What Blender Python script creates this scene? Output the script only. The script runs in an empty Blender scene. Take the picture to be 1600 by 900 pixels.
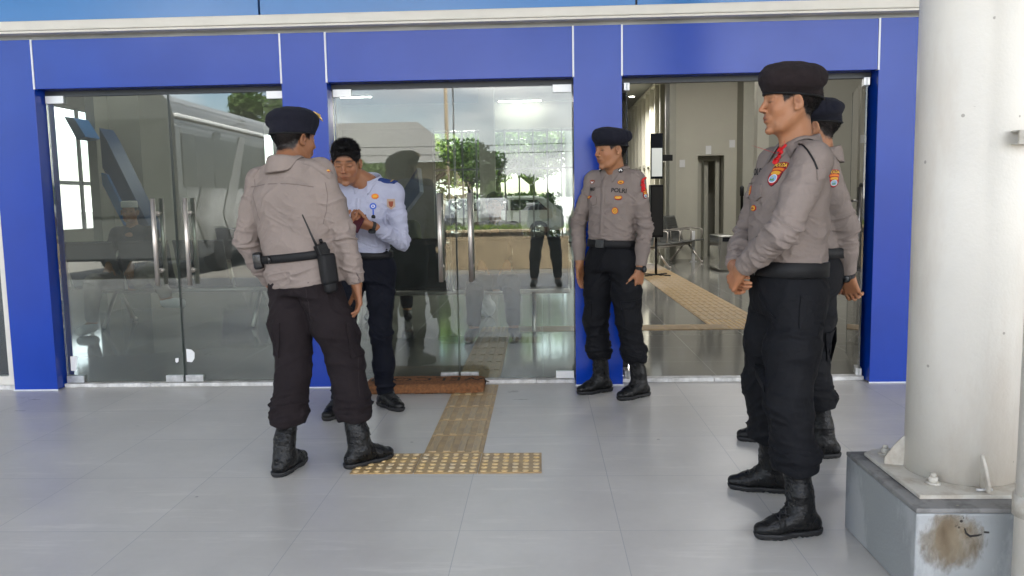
import bpy, bmesh, math, random
import numpy as np
from mathutils import Vector, Matrix, Euler
from mathutils.bvhtree import BVHTree

# ------------------------------------------------------------------ camera, sky, sun, exposure
scene = bpy.context.scene
PITCH, ROLL, YAW, CAM_Z, FOCAL_PX = 0.10645, -0.017605, 0.037425, 1.2212, 1259.8

def _rot():
    base = np.array([[1, 0, 0], [0, 0, -1], [0, 1, 0]], float)
    c, s = math.cos(-PITCH), math.sin(-PITCH)
    rx = np.array([[1, 0, 0], [0, c, -s], [0, s, c]])
    c, s = math.cos(ROLL), math.sin(ROLL)
    rz = np.array([[c, -s, 0], [s, c, 0], [0, 0, 1]])
    c, s = math.cos(YAW), math.sin(YAW)
    rw = np.array([[c, -s, 0], [s, c, 0], [0, 0, 1]])
    return rw @ base @ rx @ rz

CR = _rot()
cam_data = bpy.data.cameras.new('camera')
cam = bpy.data.objects.new('camera', cam_data)
scene.collection.objects.link(cam)
m4 = Matrix([list(CR[i]) + [0.0] for i in range(3)] + [[0, 0, 0, 1]])
m4.translation = Vector((0, 0, CAM_Z))
cam.matrix_world = m4
cam_data.sensor_width = 36.0
cam_data.lens = FOCAL_PX / 1600 * 36
cam_data.clip_start = 0.05
cam_data.clip_end = 1500
scene.camera = cam

SUN_EL, SUN_AZ = math.radians(62), math.radians(30)      # azimuth measured from +Y towards +X
world = bpy.data.worlds.new('World')
scene.world = world
world.use_nodes = True
nt = world.node_tree
nt.nodes.clear()
W = nt.nodes.new
wo = W('ShaderNodeOutputWorld'); bg = W('ShaderNodeBackground'); sky = W('ShaderNodeTexSky')
sky.sky_type = 'NISHITA'; sky.sun_disc = False
sky.sun_elevation = SUN_EL; sky.sun_rotation = SUN_AZ
sky.air_density = 1.0; sky.dust_density = 1.6; sky.ozone_density = 1.2
tc = W('ShaderNodeTexCoord'); mp = W('ShaderNodeMapping'); mp.inputs['Scale'].default_value = (1, 1, 2.2)
mp.inputs['Location'].default_value = (0.35, 0.1, 0.0)
nz = W('ShaderNodeTexNoise'); nz.inputs['Scale'].default_value = 2.6; nz.inputs['Detail'].default_value = 9
nz.inputs['Roughness'].default_value = 0.55
rp = W('ShaderNodeValToRGB'); rp.color_ramp.elements[0].position = 0.42; rp.color_ramp.elements[1].position = 0.6
mx = W('ShaderNodeMixRGB'); mx.inputs[2].default_value = (9.5, 9.3, 9.2, 1)
L = nt.links.new
L(tc.outputs['Generated'], mp.inputs['Vector']); L(mp.outputs[0], nz.inputs['Vector'])
nz2 = W('ShaderNodeTexNoise'); nz2.inputs['Scale'].default_value = 5; nz2.inputs['Detail'].default_value = 6; L(mp.outputs[0], nz2.inputs['Vector'])
cr = W('ShaderNodeValToRGB'); cr.color_ramp.elements[0].color = (5.0, 5.1, 5.4, 1); cr.color_ramp.elements[0].position = .38; cr.color_ramp.elements[1].color = (12.5, 12.2, 11.8, 1); cr.color_ramp.elements[1].position = .64
L(nz2.outputs['Fac'], cr.inputs[0]); L(cr.outputs[0], mx.inputs[2])
L(nz.outputs['Fac'], rp.inputs[0]); L(rp.outputs[0], mx.inputs[0]); L(sky.outputs[0], mx.inputs[1])
L(mx.outputs[0], bg.inputs['Color']); bg.inputs['Strength'].default_value = 0.105
L(bg.outputs[0], wo.inputs['Surface'])

sun_d = bpy.data.lights.new('sun', 'SUN'); sun_d.energy = 5.0; sun_d.angle = math.radians(0.6)
sun_d.color = (1.0, 0.95, 0.87)
sun = bpy.data.objects.new('sun', sun_d); scene.collection.objects.link(sun)
sd = Vector((math.sin(SUN_AZ) * math.cos(SUN_EL), math.cos(SUN_AZ) * math.cos(SUN_EL), math.sin(SUN_EL)))
sun.rotation_euler = (-sd).to_track_quat('-Z', 'Y').to_euler()

scene.view_settings.view_transform = 'Standard'
scene.view_settings.look = 'None'
scene.view_settings.gamma = 1.0
scene.view_settings.exposure = 2.75
scene.render.engine = 'CYCLES'
scene.cycles.use_denoising = True
scene.cycles.max_bounces = 8
scene.cycles.diffuse_bounces = 4
scene.cycles.glossy_bounces = 4
scene.cycles.transparent_max_bounces = 12
scene.cycles.sample_clamp_indirect = 6
scene.cycles.caustics_reflective = False
scene.cycles.caustics_refractive = False

# ------------------------------------------------------------------ helpers
COL = scene.collection

def ray(u, v):
    return CR @ np.array([(u - 800) / FOCAL_PX, -(v - 450) / FOCAL_PX, -1.0])

def at(u, v, Y):
    """point of depth Y that the photo's pixel u,v (1600 x 900) shows"""
    d = ray(u, v); return Vector(d * (Y / d[1])) + Vector((0, 0, CAM_Z))

def tag(o, label=None, cat=None, group=None, kind=None):
    if label: o['label'] = label
    if cat: o['category'] = cat
    if group: o['group'] = group
    if kind: o['kind'] = kind
    return o

def empty(name, loc=(0, 0, 0), rz=0.0, label=None, cat=None, group=None):
    o = bpy.data.objects.new(name, None); COL.objects.link(o)
    o.location = loc; o.rotation_euler = (0, 0, rz); o.empty_display_size = 0.1
    return tag(o, label, cat, group)

def link(name, me, mat, parent=None, smooth=False):
    o = bpy.data.objects.new(name, me); COL.objects.link(o)
    for m in (mat if isinstance(mat, (list, tuple)) else [mat]):
        me.materials.append(m)
    if parent: o.parent = parent
    if smooth:
        me.polygons.foreach_set('use_smooth', [True] * len(me.polygons))
    return o

def copy_tree(o, parent=None):
    c = o.copy(); COL.objects.link(c)
    c.parent = parent
    for ch in [x for x in bpy.data.objects if x.parent == o]:
        copy_tree(ch, c)
    return c

class MB:
    """collects shapes and links them as one mesh object"""
    def __init__(s): s.bm = bmesh.new()
    def box(s, x0, x1, y0, y1, z0, z1, bev=0.0, mat=0, rot=None, seg=2):
        b = bmesh.new(); bmesh.ops.create_cube(b, size=1.0)
        c = Vector(((x0 + x1) / 2, (y0 + y1) / 2, (z0 + z1) / 2))
        for v in b.verts: v.co = Vector((v.co.x * (x1 - x0), v.co.y * (y1 - y0), v.co.z * (z1 - z0)))
        if bev > 0: bmesh.ops.bevel(b, geom=b.edges[:], offset=bev, segments=seg, affect='EDGES', profile=0.6)
        for v in b.verts: v.co = (rot @ v.co if rot else v.co) + c
        return s._take(b, mat, bev > 0 and (seg > 2 or bev > 0.012))
    def tube(s, pts, r, n=12, mat=0, cap=True, smooth=True, closed=False):
        pts = [Vector(p) for p in pts]; rs = r if isinstance(r, (list, tuple)) else [r] * len(pts)
        b = bmesh.new(); rings = []; up = None
        for i, p in enumerate(pts):
            a = pts[max(i - 1, 0)]; c = pts[min(i + 1, len(pts) - 1)]
            if closed: a = pts[i - 1]; c = pts[(i + 1) % len(pts)]
            t = (c - a).normalized()
            if up is None: up = t.orthogonal().normalized()
            up = (up - t * up.dot(t)).normalized(); w = t.cross(up)
            rings.append([b.verts.new(p + (up * math.cos(k * 2 * math.pi / n) + w * math.sin(k * 2 * math.pi / n)) * rs[i]) for k in range(n)])
        m = len(rings)
        for i in range(m if closed else m - 1):
            A, B = rings[i], rings[(i + 1) % m]
            for k in range(n): b.faces.new((A[k], A[(k + 1) % n], B[(k + 1) % n], B[k]))
        if cap and not closed: b.faces.new(rings[0][::-1]); b.faces.new(rings[-1])
        return s._take(b, mat, smooth)
    def poly(s, outline, ext, mat=0, bev=0.0):
        """outline: 3d points of a planar face; ext: extrusion vector"""
        b = bmesh.new(); f = b.faces.new([b.verts.new(Vector(p)) for p in outline])
        g = bmesh.ops.extrude_face_region(b, geom=[f])
        for v in [x for x in g['geom'] if isinstance(x, bmesh.types.BMVert)]: v.co += Vector(ext)
        bmesh.ops.recalc_face_normals(b, faces=b.faces[:])
        if bev > 0: bmesh.ops.bevel(b, geom=b.edges[:], offset=bev, segments=2, affect='EDGES')
        return s._take(b, mat, False)
    def ball(s, c, r, mat=0, sub=3, R=None):
        b = bmesh.new(); bmesh.ops.create_icosphere(b, subdivisions=sub, radius=1.0)
        r = Vector(r) if hasattr(r, '__len__') else Vector((r, r, r))
        for v in b.verts:
            q = Vector((v.co.x * r.x, v.co.y * r.y, v.co.z * r.z)); v.co = (R @ q if R else q) + Vector(c)
        return s._take(b, mat, True)
    def lathe(s, prof, c=(0, 0, 0), n=32, mat=0):
        b = bmesh.new(); c = Vector(c)
        rings = [[b.verts.new(c + Vector((r * math.cos(k * 2 * math.pi / n), r * math.sin(k * 2 * math.pi / n), z))) for k in range(n)] for r, z in prof]
        for A, B in zip(rings, rings[1:]):
            for k in range(n): b.faces.new((A[k], A[(k + 1) % n], B[(k + 1) % n], B[k]))
        b.faces.new(rings[0][::-1]); b.faces.new(rings[-1])
        return s._take(b, mat, True)
    def _take(s, b, mat, smooth):
        for f in b.faces: f.material_index = mat; f.smooth = smooth
        me = bpy.data.meshes.new('t'); b.to_mesh(me); b.free(); s.bm.from_mesh(me); bpy.data.meshes.remove(me)
        return s
    def build(s, name, mat, parent=None, loc=None):
        me = bpy.data.meshes.new(name); s.bm.to_mesh(me); s.bm.free()
        o = link(name, me, mat, parent)
        if loc: o.location = loc
        return o

# ------------------------------------------------------------------ materials
def mat(name, col, rough=0.5, metal=0.0, spec=0.5, noise=0.0, nscale=20, bump=0.0, bscale=200, var=None, vcol=False, coat=0.0, rvar=0.0, stretch=None, coord='Object', sheen=0.0):
    m = bpy.data.materials.new(name); m.use_nodes = True; t = m.node_tree; n = t.nodes; k = t.links.new
    p = n['Principled BSDF']; p.inputs['Roughness'].default_value = rough; p.inputs['Metallic'].default_value = metal
    p.inputs['Specular IOR Level'].default_value = spec; p.inputs['Base Color'].default_value = (*col, 1)
    p.inputs['Coat Weight'].default_value = coat
    if sheen:
        p.inputs['Sheen Weight'].default_value = sheen; p.inputs['Sheen Roughness'].default_value = 0.6
    c = n.new('ShaderNodeTexCoord'); vec = c.outputs[coord]
    if stretch:
        mpn = n.new('ShaderNodeMapping'); mpn.inputs['Scale'].default_value = stretch; k(vec, mpn.inputs[0]); vec = mpn.outputs[0]
    src = None
    if vcol:
        a = n.new('ShaderNodeVertexColor'); a.layer_name = 'Col'; src = a.outputs[0]
    if noise > 0:
        z = n.new('ShaderNodeTexNoise'); z.inputs['Scale'].default_value = nscale; z.inputs['Detail'].default_value = 6
        z.inputs['Roughness'].default_value = 0.6; k(vec, z.inputs['Vector'])
        r = n.new('ShaderNodeMapRange'); r.inputs['From Min'].default_value = 0.3; r.inputs['From Max'].default_value = 0.7
        r.inputs['To Min'].default_value = 0; r.inputs['To Max'].default_value = 1; k(z.outputs['Fac'], r.inputs[0])
        mxx = n.new('ShaderNodeMixRGB'); k(r.outputs[0], mxx.inputs[0])
        if vcol:
            mxx.blend_type = 'MULTIPLY'; mxx.inputs[0].default_value = noise
            k(src, mxx.inputs[1]); q = n.new('ShaderNodeMixRGB'); q.inputs[1].default_value = (1, 1, 1, 1)
            v2 = var or (0.6, 0.6, 0.6); q.inputs[2].default_value = (*v2, 1); k(r.outputs[0], q.inputs[0])
            t.links.remove(mxx.inputs[0].links[0]); mxx.inputs[0].default_value = noise; k(q.outputs[0], mxx.inputs[2])
        else:
            v2 = var or tuple(max(0, x * (1 - noise)) for x in col)
            mxx.inputs[1].default_value = (*col, 1); mxx.inputs[2].default_value = (*v2, 1)
        src = mxx.outputs[0]
        if rvar > 0:
            rr = n.new('ShaderNodeMapRange'); rr.inputs['To Min'].default_value = max(0.02, rough - rvar); rr.inputs['To Max'].default_value = min(1, rough + rvar)
            k(z.outputs['Fac'], rr.inputs[0]); k(rr.outputs[0], p.inputs['Roughness'])
    if src: k(src, p.inputs['Base Color'])
    if bump > 0:
        z2 = n.new('ShaderNodeTexNoise'); z2.inputs['Scale'].default_value = bscale; z2.inputs['Detail'].default_value = 5; k(vec, z2.inputs['Vector'])
        b = n.new('ShaderNodeBump'); b.inputs['Strength'].default_value = bump; b.inputs['Distance'].default_value = 0.01
        k(z2.outputs['Fac'], b.inputs['Height']); k(b.outputs[0], p.inputs['Normal'])
    return m

def glass_mat(name, tint=(0.86, 0.92, 0.89), ior=1.5, rough=0.0, refl=(1, 1, 1), dust=0.0):
    m = bpy.data.materials.new(name); m.use_nodes = True; t = m.node_tree; n = t.nodes; k = t.links.new; n.clear()
    o = n.new('ShaderNodeOutputMaterial'); a = n.new('ShaderNodeBsdfTransparent'); g = n.new('ShaderNodeBsdfGlossy')
    a.inputs[0].default_value = (*tint, 1); g.inputs['Color'].default_value = (*refl, 1); g.inputs['Roughness'].default_value = rough
    f = n.new('ShaderNodeFresnel'); f.inputs['IOR'].default_value = ior; x = n.new('ShaderNodeMixShader')
    k(f.outputs[0], x.inputs[0]); k(a.outputs[0], x.inputs[1]); k(g.outputs[0], x.inputs[2])
    if dust > 0:        # a thin film of dust and wiped smears
        c = n.new('ShaderNodeTexCoord'); mpn = n.new('ShaderNodeMapping'); mpn.inputs['Scale'].default_value = (1, 1, .6); mpn.inputs['Rotation'].default_value = (0, .5, 0); k(c.outputs['Object'], mpn.inputs[0])
        z = n.new('ShaderNodeTexNoise'); z.inputs['Scale'].default_value = 3.5; z.inputs['Detail'].default_value = 9; z.inputs['Distortion'].default_value = .8; k(mpn.outputs[0], z.inputs[0])
        r = n.new('ShaderNodeMapRange'); r.inputs['From Min'].default_value = .35; r.inputs['From Max'].default_value = .75; r.inputs['To Min'].default_value = dust * .55; r.inputs['To Max'].default_value = dust * 2.0; k(z.outputs['Fac'], r.inputs[0])
        d = n.new('ShaderNodeBsdfDiffuse'); d.inputs[0].default_value = (.6, .6, .57, 1); y = n.new('ShaderNodeMixShader'); k(r.outputs[0], y.inputs[0]); k(x.outputs[0], y.inputs[1]); k(d.outputs[0], y.inputs[2]); x = y
    k(x.outputs[0], o.inputs[0])
    return m

def emit(name, col, s):
    m = bpy.data.materials.new(name); m.use_nodes = True; t = m.node_tree; p = t.nodes['Principled BSDF']
    p.inputs['Base Color'].default_value = (0.8, 0.8, 0.8, 1)
    p.inputs['Emission Color'].default_value = (*col, 1); p.inputs['Emission Strength'].default_value = s
    return m

M = {}
M['blue'] = mat('blue_cladding', (0.001, 0.042, 0.38), 0.24, noise=0.16, nscale=1.5, spec=0.45, rvar=0.08)
M['skyblue'] = mat('light_blue_panel', (0.035, 0.19, 0.50), 0.18, noise=0.15, nscale=0.8, spec=0.6)
M['joint'] = mat('white_joint', (0.75, 0.77, 0.82), 0.4)
M['white_paint'] = mat('white_beam_paint', (0.74, 0.71, 0.64), 0.45, noise=0.08, nscale=6)
M['dark_gap'] = mat('dark_gap', (0.03, 0.035, 0.04), 0.4)
M['steel'] = mat('brushed_steel', (0.72, 0.66, 0.60), 0.36, metal=.85, noise=0.1, nscale=60, stretch=(1, 1, 0.05))
M['steel_patch'] = mat('scratched_steel_patch', (0.70, 0.70, 0.70), 0.35, metal=0.7, noise=0.35, nscale=30)
M['chrome'] = mat('chrome', (0.7, 0.7, 0.72), 0.12, metal=1.0)
M['glass'] = glass_mat('door_glass', (0.80, 0.85, 0.82), 1.78, dust=.022)
M['glass_clear'] = glass_mat('window_glass', (0.93, 0.96, 0.95), 1.45)
M['sill'] = mat('chipped_white_sill', (0.84, 0.83, 0.81), 0.6, noise=0.6, nscale=14, var=(0.42, 0.41, 0.39), bump=0.3, bscale=60)
M['black_plastic'] = mat('black_plastic', (0.007, 0.007, 0.008), 0.45, spec=.3)
M['black_rubber'] = mat('black_rubber', (0.015, 0.015, 0.016), 0.6)
M['gold'] = mat('gold_emblem', (0.62, 0.40, 0.10), 0.35, metal=0.5)
M['yellow'] = mat('yellow_thread', (0.70, 0.36, 0.035), 0.7)
M['red'] = mat('red_thread', (0.42, 0.012, 0.014), 0.7)
M['bright_red'] = mat('red_ribbon', (0.62, 0.008, 0.012), 0.55)
M['white_cloth'] = mat('white_thread', (0.72, 0.72, 0.70), 0.8)
M['navy_cloth'] = mat('navy_felt', (0.012, 0.035, 0.16), 0.8)
M['black_thread'] = mat('black_thread', (0.012, 0.012, 0.014), 0.8)
# ------------------------------------------------------------------ setting
def tile_floor(name, col, rough, x0, y0, size, grout, gw=0.004, var=0.06, stain=0.25, rvar=0.1, spec=0.5, per_tile=0.04, streak=0.0):
    m = bpy.data.materials.new(name); m.use_nodes = True; t = m.node_tree; n = t.nodes; k = t.links.new
    p = n['Principled BSDF']; p.inputs['Specular IOR Level'].default_value = spec
    c = n.new('ShaderNodeTexCoord'); s = n.new('ShaderNodeSeparateXYZ'); k(c.outputs['Object'], s.inputs[0])
    def math_(op, a, b=None):
        q = n.new('ShaderNodeMath'); q.operation = op
        for i, z in enumerate((a, b)):
            if z is None: continue
            if isinstance(z, (int, float)): q.inputs[i].default_value = z
            else: k(z, q.inputs[i])
        return q.outputs[0]
    ms = []; cells = []
    for ax, o0 in ((0, x0), (1, y0)):
        d = math_('DIVIDE', math_('SUBTRACT', s.outputs[ax], o0 - 100 * size), size)
        fr = math_('FRACT', d); cells.append(math_('FLOOR', d))
        e = math_('MINIMUM', fr, math_('SUBTRACT', 1.0, fr)); ms.append(math_('LESS_THAN', e, gw / size / 2))
    g = math_('MAXIMUM', ms[0], ms[1])
    cv = n.new('ShaderNodeCombineXYZ'); k(cells[0], cv.inputs[0]); k(cells[1], cv.inputs[1])
    wn = n.new('ShaderNodeTexWhiteNoise'); k(cv.outputs[0], wn.inputs['Vector'])
    z = n.new('ShaderNodeTexNoise'); z.inputs['Scale'].default_value = 1.7; z.inputs['Detail'].default_value = 8; z.inputs['Roughness'].default_value = 0.62
    k(c.outputs['Object'], z.inputs['Vector'])
    z3 = n.new('ShaderNodeTexNoise'); z3.inputs['Scale'].default_value = 30; z3.inputs['Detail'].default_value = 4; k(c.outputs['Object'], z3.inputs['Vector'])
    bright = math_('ADD', math_('MULTIPLY', math_('SUBTRACT', z.outputs['Fac'], 0.5), stain), math_('MULTIPLY', math_('SUBTRACT', wn.outputs['Value'], 0.5), per_tile))
    bright = math_('ADD', bright, math_('MULTIPLY', math_('SUBTRACT', z3.outputs['Fac'], 0.5), var))
    bright = math_('ADD', bright, 1.0)
    # small dark specks of dirt
    v = n.new('ShaderNodeTexVoronoi'); v.inputs['Scale'].default_value = 2.3; k(c.outputs['Object'], v.inputs['Vector'])
    sp = math_('LESS_THAN', math_('ADD', v.outputs['Distance'], math_('MULTIPLY', z3.outputs['Fac'], .03)), 0.034)
    mq = n.new('ShaderNodeMapping'); mq.inputs['Scale'].default_value = (.7, 5.0, 1); mq.inputs['Rotation'].default_value = (0, 0, .25); k(c.outputs['Object'], mq.inputs[0])
    zs = n.new('ShaderNodeTexNoise'); zs.inputs['Scale'].default_value = 2.2; zs.inputs['Detail'].default_value = 10; zs.inputs['Roughness'].default_value = .7; k(mq.outputs[0], zs.inputs['Vector'])
    bright = math_('ADD', bright, math_('MULTIPLY', math_('MAXIMUM', math_('SUBTRACT', zs.outputs['Fac'], .54), 0.0), stain * 2.4))
    m1 = n.new('ShaderNodeMixRGB'); m1.blend_type = 'MULTIPLY'; m1.inputs[0].default_value = 1; m1.inputs[1].default_value = (*col, 1)
    cc = n.new('ShaderNodeCombineXYZ'); [k(bright, cc.inputs[i]) for i in range(3)]; k(cc.outputs[0], m1.inputs[2])
    m2 = n.new('ShaderNodeMixRGB'); k(g, m2.inputs[0]); k(m1.outputs[0], m2.inputs[1]); m2.inputs[2].default_value = (*grout, 1)
    m3 = n.new('ShaderNodeMixRGB'); k(math_('MULTIPLY', sp, 0.5), m3.inputs[0]); k(m2.outputs[0], m3.inputs[1]); m3.inputs[2].default_value = (0.06, 0.06, 0.06, 1)
    k(m3.outputs[0], p.inputs['Base Color'])
    r = math_('ADD', math_('MULTIPLY', math_('SUBTRACT', z.outputs['Fac'], 0.5), rvar * 2), rough)
    r = math_('ADD', r, math_('MULTIPLY', math_('SUBTRACT', zs.outputs['Fac'], .5), rvar * 2.5)); r = math_('ADD', r, math_('MULTIPLY', g, 0.3)); k(r, p.inputs['Roughness'])
    b = n.new('ShaderNodeBump'); b.inputs['Strength'].default_value = 0.25; b.inputs['Distance'].default_value = 0.002
    k(math_('ADD', math_('MULTIPLY', g, -1.0), math_('MULTIPLY', z3.outputs['Fac'], 0.06)), b.inputs['Height']); k(b.outputs[0], p.inputs['Normal'])
    return m

M['floor_out'] = tile_floor('grey_porcelain_floor', (0.535, 0.51, 0.47), 0.36, -2.121, 2.896, 0.6, (0.38, 0.38, 0.38), gw=0.0026, stain=0.50, rvar=0.14, per_tile=0.055)
M['floor_in'] = tile_floor('polished_hall_floor', (0.24, 0.235, 0.21), 0.09, 0.0, 5.43, 0.6, (0.16, 0.155, 0.14), gw=0.003, stain=0.15, rvar=0.03, spec=0.5)
M['asphalt'] = mat('asphalt', (0.075, 0.074, 0.072), 0.85, noise=0.25, nscale=3, bump=0.4, bscale=300)
M['forecourt'] = mat('pale_forecourt_concrete', (0.17, 0.16, 0.145), 0.85, noise=0.3, nscale=.8, bump=.3, bscale=200)
M['paving'] = mat('concrete_paving', (0.13, 0.125, 0.12), 0.8, noise=0.25, nscale=1.2)

WY = 5.266      # face of the blue cladding
GY = 5.372      # door glass

def sheet(name, x0, x1, y0, y1, z, m):
    me = bpy.data.meshes.new(name)
    me.from_pydata([(x0, y0, z), (x1, y0, z), (x1, y1, z), (x0, y1, z)], [], [(0, 1, 2, 3)])
    return tag(link(name, me, m), kind='structure')

b = MB(); b.box(-60, 60, -3.0, 5.43, -0.12, 0.0)
tag(b.build('pavement', M['floor_out']), kind='structure')
sheet('hall_floor', -30, 30, 5.43, 26.2, 0.0, M['floor_in'])
sheet('ground', -400, 400, -400, -24, -0.124, M['asphalt'])
sheet('road', -400, 400, -24, -3.0, -0.12, M['forecourt'])
sheet('yard', -400, 400, 26.2, 400, -0.05, M['paving'])

# ---- building
bld = empty('station_building', (0, WY, 0), 0, 'long station hall front with royal blue piers and frameless glass doors under a white beam', 'building')
OFF = Vector((0, -WY, 0))
def part(mb, name, m, parent=bld):
    mb.bm.transform(Matrix.Translation(OFF)); return mb.build(name, m, parent)

PIERS = [(-3.60, -3.30), (-1.665, -1.37), (0.218, 0.527), (2.134, 2.46)]
TOP, LIN = 2.323, 2.008
for i, (x0, x1) in enumerate(PIERS):
    p = MB().box(x0, x1, WY, GY + 0.10, 0.006, TOP, bev=0.002, seg=1)
    part(p, 'pier', M['blue'])
bays = [(-3.30, -1.665), (-1.37, 0.218), (0.527, 2.134)]
for x0, x1 in bays:
    part(MB().box(x0 + 0.006, x1 - 0.006, WY + 0.002, GY + 0.10, LIN, TOP - 0.002, bev=0.002, seg=1), 'lintel_panel', M['blue'])
    for x in (x0, x1): part(MB().box(x - 0.0055, x + 0.0055, WY - 0.0015, WY + 0.03, LIN - 0.001, TOP + 0.001), 'joint_strip', M['joint'])
    part(MB().box(x0 + 0.002, x1 - 0.002, GY + 0.002, GY + 0.05, LIN - 0.035, LIN - 0.001), 'head_track', M['dark_gap'])
# chipped white sill under the glass
for x0, x1 in bays:
    s = MB(); x = x0 + 0.003
    rnd = random.Random(int(x0 * 100))
    while x < x1 - 0.01:
        w = min(rnd.uniform(0.32, 0.62), x1 - 0.003 - x)
        s.box(x, x + w - 0.002, GY - 0.030 - rnd.uniform(0, 0.006), GY + 0.05, 0.001, 0.026 + rnd.uniform(-0.002, 0.002), bev=0.004)
        x += w
    part(s, 'sill', M['sill'])
# strips between pier base and paving
for x0, x1 in PIERS: part(MB().box(x0 - 0.004, x1 + 0.004, WY - 0.006, WY + 0.004, 0.001, 0.008), 'base_strip', M['joint'])
# recess above the blue band: grey metal flashing, glazing strip, white beam, light blue panels
b = MB().box(-7, 7, WY + 0.03, WY + 0.08, TOP + 0.001, TOP + 0.08)
part(b, 'flashing', mat('grey_flashing', (0.16, 0.165, 0.16), 0.25, noise=0.7, nscale=1.6, var=(0.42, 0.42, 0.38), stretch=(1, 1, 8)))
b = MB().box(-7, 7, WY - 0.06, WY + 0.05, TOP + 0.046, TOP + 0.106, bev=0.008)
b.box(-7, 7, WY - 0.052, WY + 0.045, TOP + 0.030, TOP + 0.0445, bev=0.002)
part(b, 'beam', M['white_paint'])
for i in range(8):
    x0 = -0.0 + 0.618 + (i - 5) * 2.405
    part(MB().box(x0 + 0.007, x0 + 2.398, WY + 0.0, WY + 0.04, TOP + 0.107, 4.6), 'upper_panel', M['skyblue'])
part(MB().box(-9, 9, WY + 0.045, WY + 0.10, TOP + 0.107, 4.6), 'backing', M['dark_gap'])
# left of the left pier: white framed window, wall beyond; right of the right pier a plain wall
b = MB()
for z0, z1 in ((0.03, 0.09), (0.95, 1.01), (1.96, 2.32)): b.box(-5.6, -3.664, WY + 0.05, WY + 0.09, z0, z1, bev=0.003)
b.box(-3.664, -3.604, WY + 0.045, WY + 0.095, 0.03, TOP, bev=0.003)
b.box(-4.75, -4.69, WY + 0.045, WY + 0.095, 0.09, 1.96, bev=0.003)
wf = part(b, 'window_frame', M['white_paint'])
part(MB().box(-5.6, -3.67, WY + 0.065, WY + 0.073, 0.09, 1.96), 'window_pane', M['glass'])
part(MB().box(-5.6, -3.604, WY + 0.04, WY + 0.1, -0.01, 0.029), 'window_sill', M['sill'])
wallm = mat('plain_wall', (0.35, 0.33, 0.28), 0.7, noise=0.1)
part(MB().box(-30, -5.6, WY + 0.04, WY + 0.14, 0, 4.6), 'wall', wallm)
part(MB().box(2.46, 30, WY + 0.04, WY + 0.14, 0, 4.6), 'wall', wallm)

# ---- glass doors
ZB, ZT = 0.034, LIN - 0.038
def patch(mb, x0, x1, z0, z1, lock=None):
    mb.box(x0, x1, GY - 0.018, GY - 0.0065, z0, z1, bev=0.0015)
    mb.box(x0, x1, GY + 0.0065, GY + 0.018, z0, z1, bev=0.0015)
    if lock: mb.box(lock - 0.017, lock + 0.017, GY - 0.022, GY - 0.0175, z0 + 0.011, z1 - 0.009, bev=0.001)
def door_leaf(x0, x1, hinge, handles, lock=True, low_white=False):
    """a leaf in the closed plane; hinge -1 left, +1 right"""
    d = MB().box(x0, x1, GY - 0.006, GY + 0.006, ZB, ZT, bev=0.001, seg=1)
    leaf = part(d, 'glass_door', M['glass'])
    e = MB(); fx = x1 if hinge < 0 else x0
    e.box(min(fx - 0.0015, fx + 0.0015), max(fx - 0.0015, fx + 0.0015), GY - 0.0075, GY + 0.0075, ZB, ZT)
    eo = e; eo.bm.transform(Matrix.Translation(OFF)); eo.build('edge_seal', M['edge'], leaf)
    h = MB(); hx = x0 if hinge < 0 else x1
    w = 0.125
    a, c = (hx + 0.004, hx + w) if hinge < 0 else (hx - w, hx - 0.004)
    patch(h, a, c, ZT - 0.045, ZT + 0.004)
    h.bm.transform(Matrix.Translation(OFF)); h.build('top_patch', M['patch_white'], leaf)
    h = MB(); patch(h, a, c, ZB - 0.002, ZB + 0.046)
    h.bm.transform(Matrix.Translation(OFF)); h.build('bottom_patch', M['patch_white'] if low_white else M['steel_patch'], leaf)
    if lock:
        h = MB(); a, c = (fx - 0.125, fx - 0.004) if hinge < 0 else (fx + 0.004, fx + 0.125)
        patch(h, a, c, ZB - 0.002, ZB + 0.042, lock=(a + 0.024 if hinge > 0 and False else (c - 0.03 if hinge > 0 else a + 0.03)))
        h.bm.transform(Matrix.Translation(OFF)); h.build('lock_patch', M['steel_patch'], leaf)
    for hxx in handles:
        t = MB()
        for sg, hh in ((-1, 1.0), (1, 1.0)):
            y = GY + sg * 0.062
            t.tube([(hxx, y, 0.70), (hxx, y, 1.285)], 0.0155, n=20)
            for z in (0.80, 1.185): t.tube([(hxx, GY + sg * 0.006, z), (hxx, y, z)], 0.009, n=12)
            for z in (0.80, 1.185): t.tube([(hxx, GY + sg * 0.006, z), (hxx, GY + sg * 0.012, z)], 0.017, n=16)
        t.bm.transform(Matrix.Translation(OFF)); t.build('handle', M['steel'], leaf)
    return leaf
M['edge'] = mat('door_edge', (0.035, 0.05, 0.045), 0.3)
M['patch_white'] = mat('white_patch_fitting', (0.80, 0.80, 0.78), 0.35, metal=0.2)
def hx_(u, v): return at(u, v, GY).x
door_leaf(-3.290, hx_(276.5, 370) - 0.004, -1, [hx_(251, 370) - 0.01])
door_leaf(hx_(276.5, 370) + 0.004, -1.672, 1, [hx_(294, 370) + 0.02], low_white=True)
door_leaf(-1.360, hx_(713, 360) - 0.004, -1, [hx_(689, 360)])
door_leaf(hx_(713, 360) + 0.004, 0.212, 1, [hx_(736, 360)], low_white=True)
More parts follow.
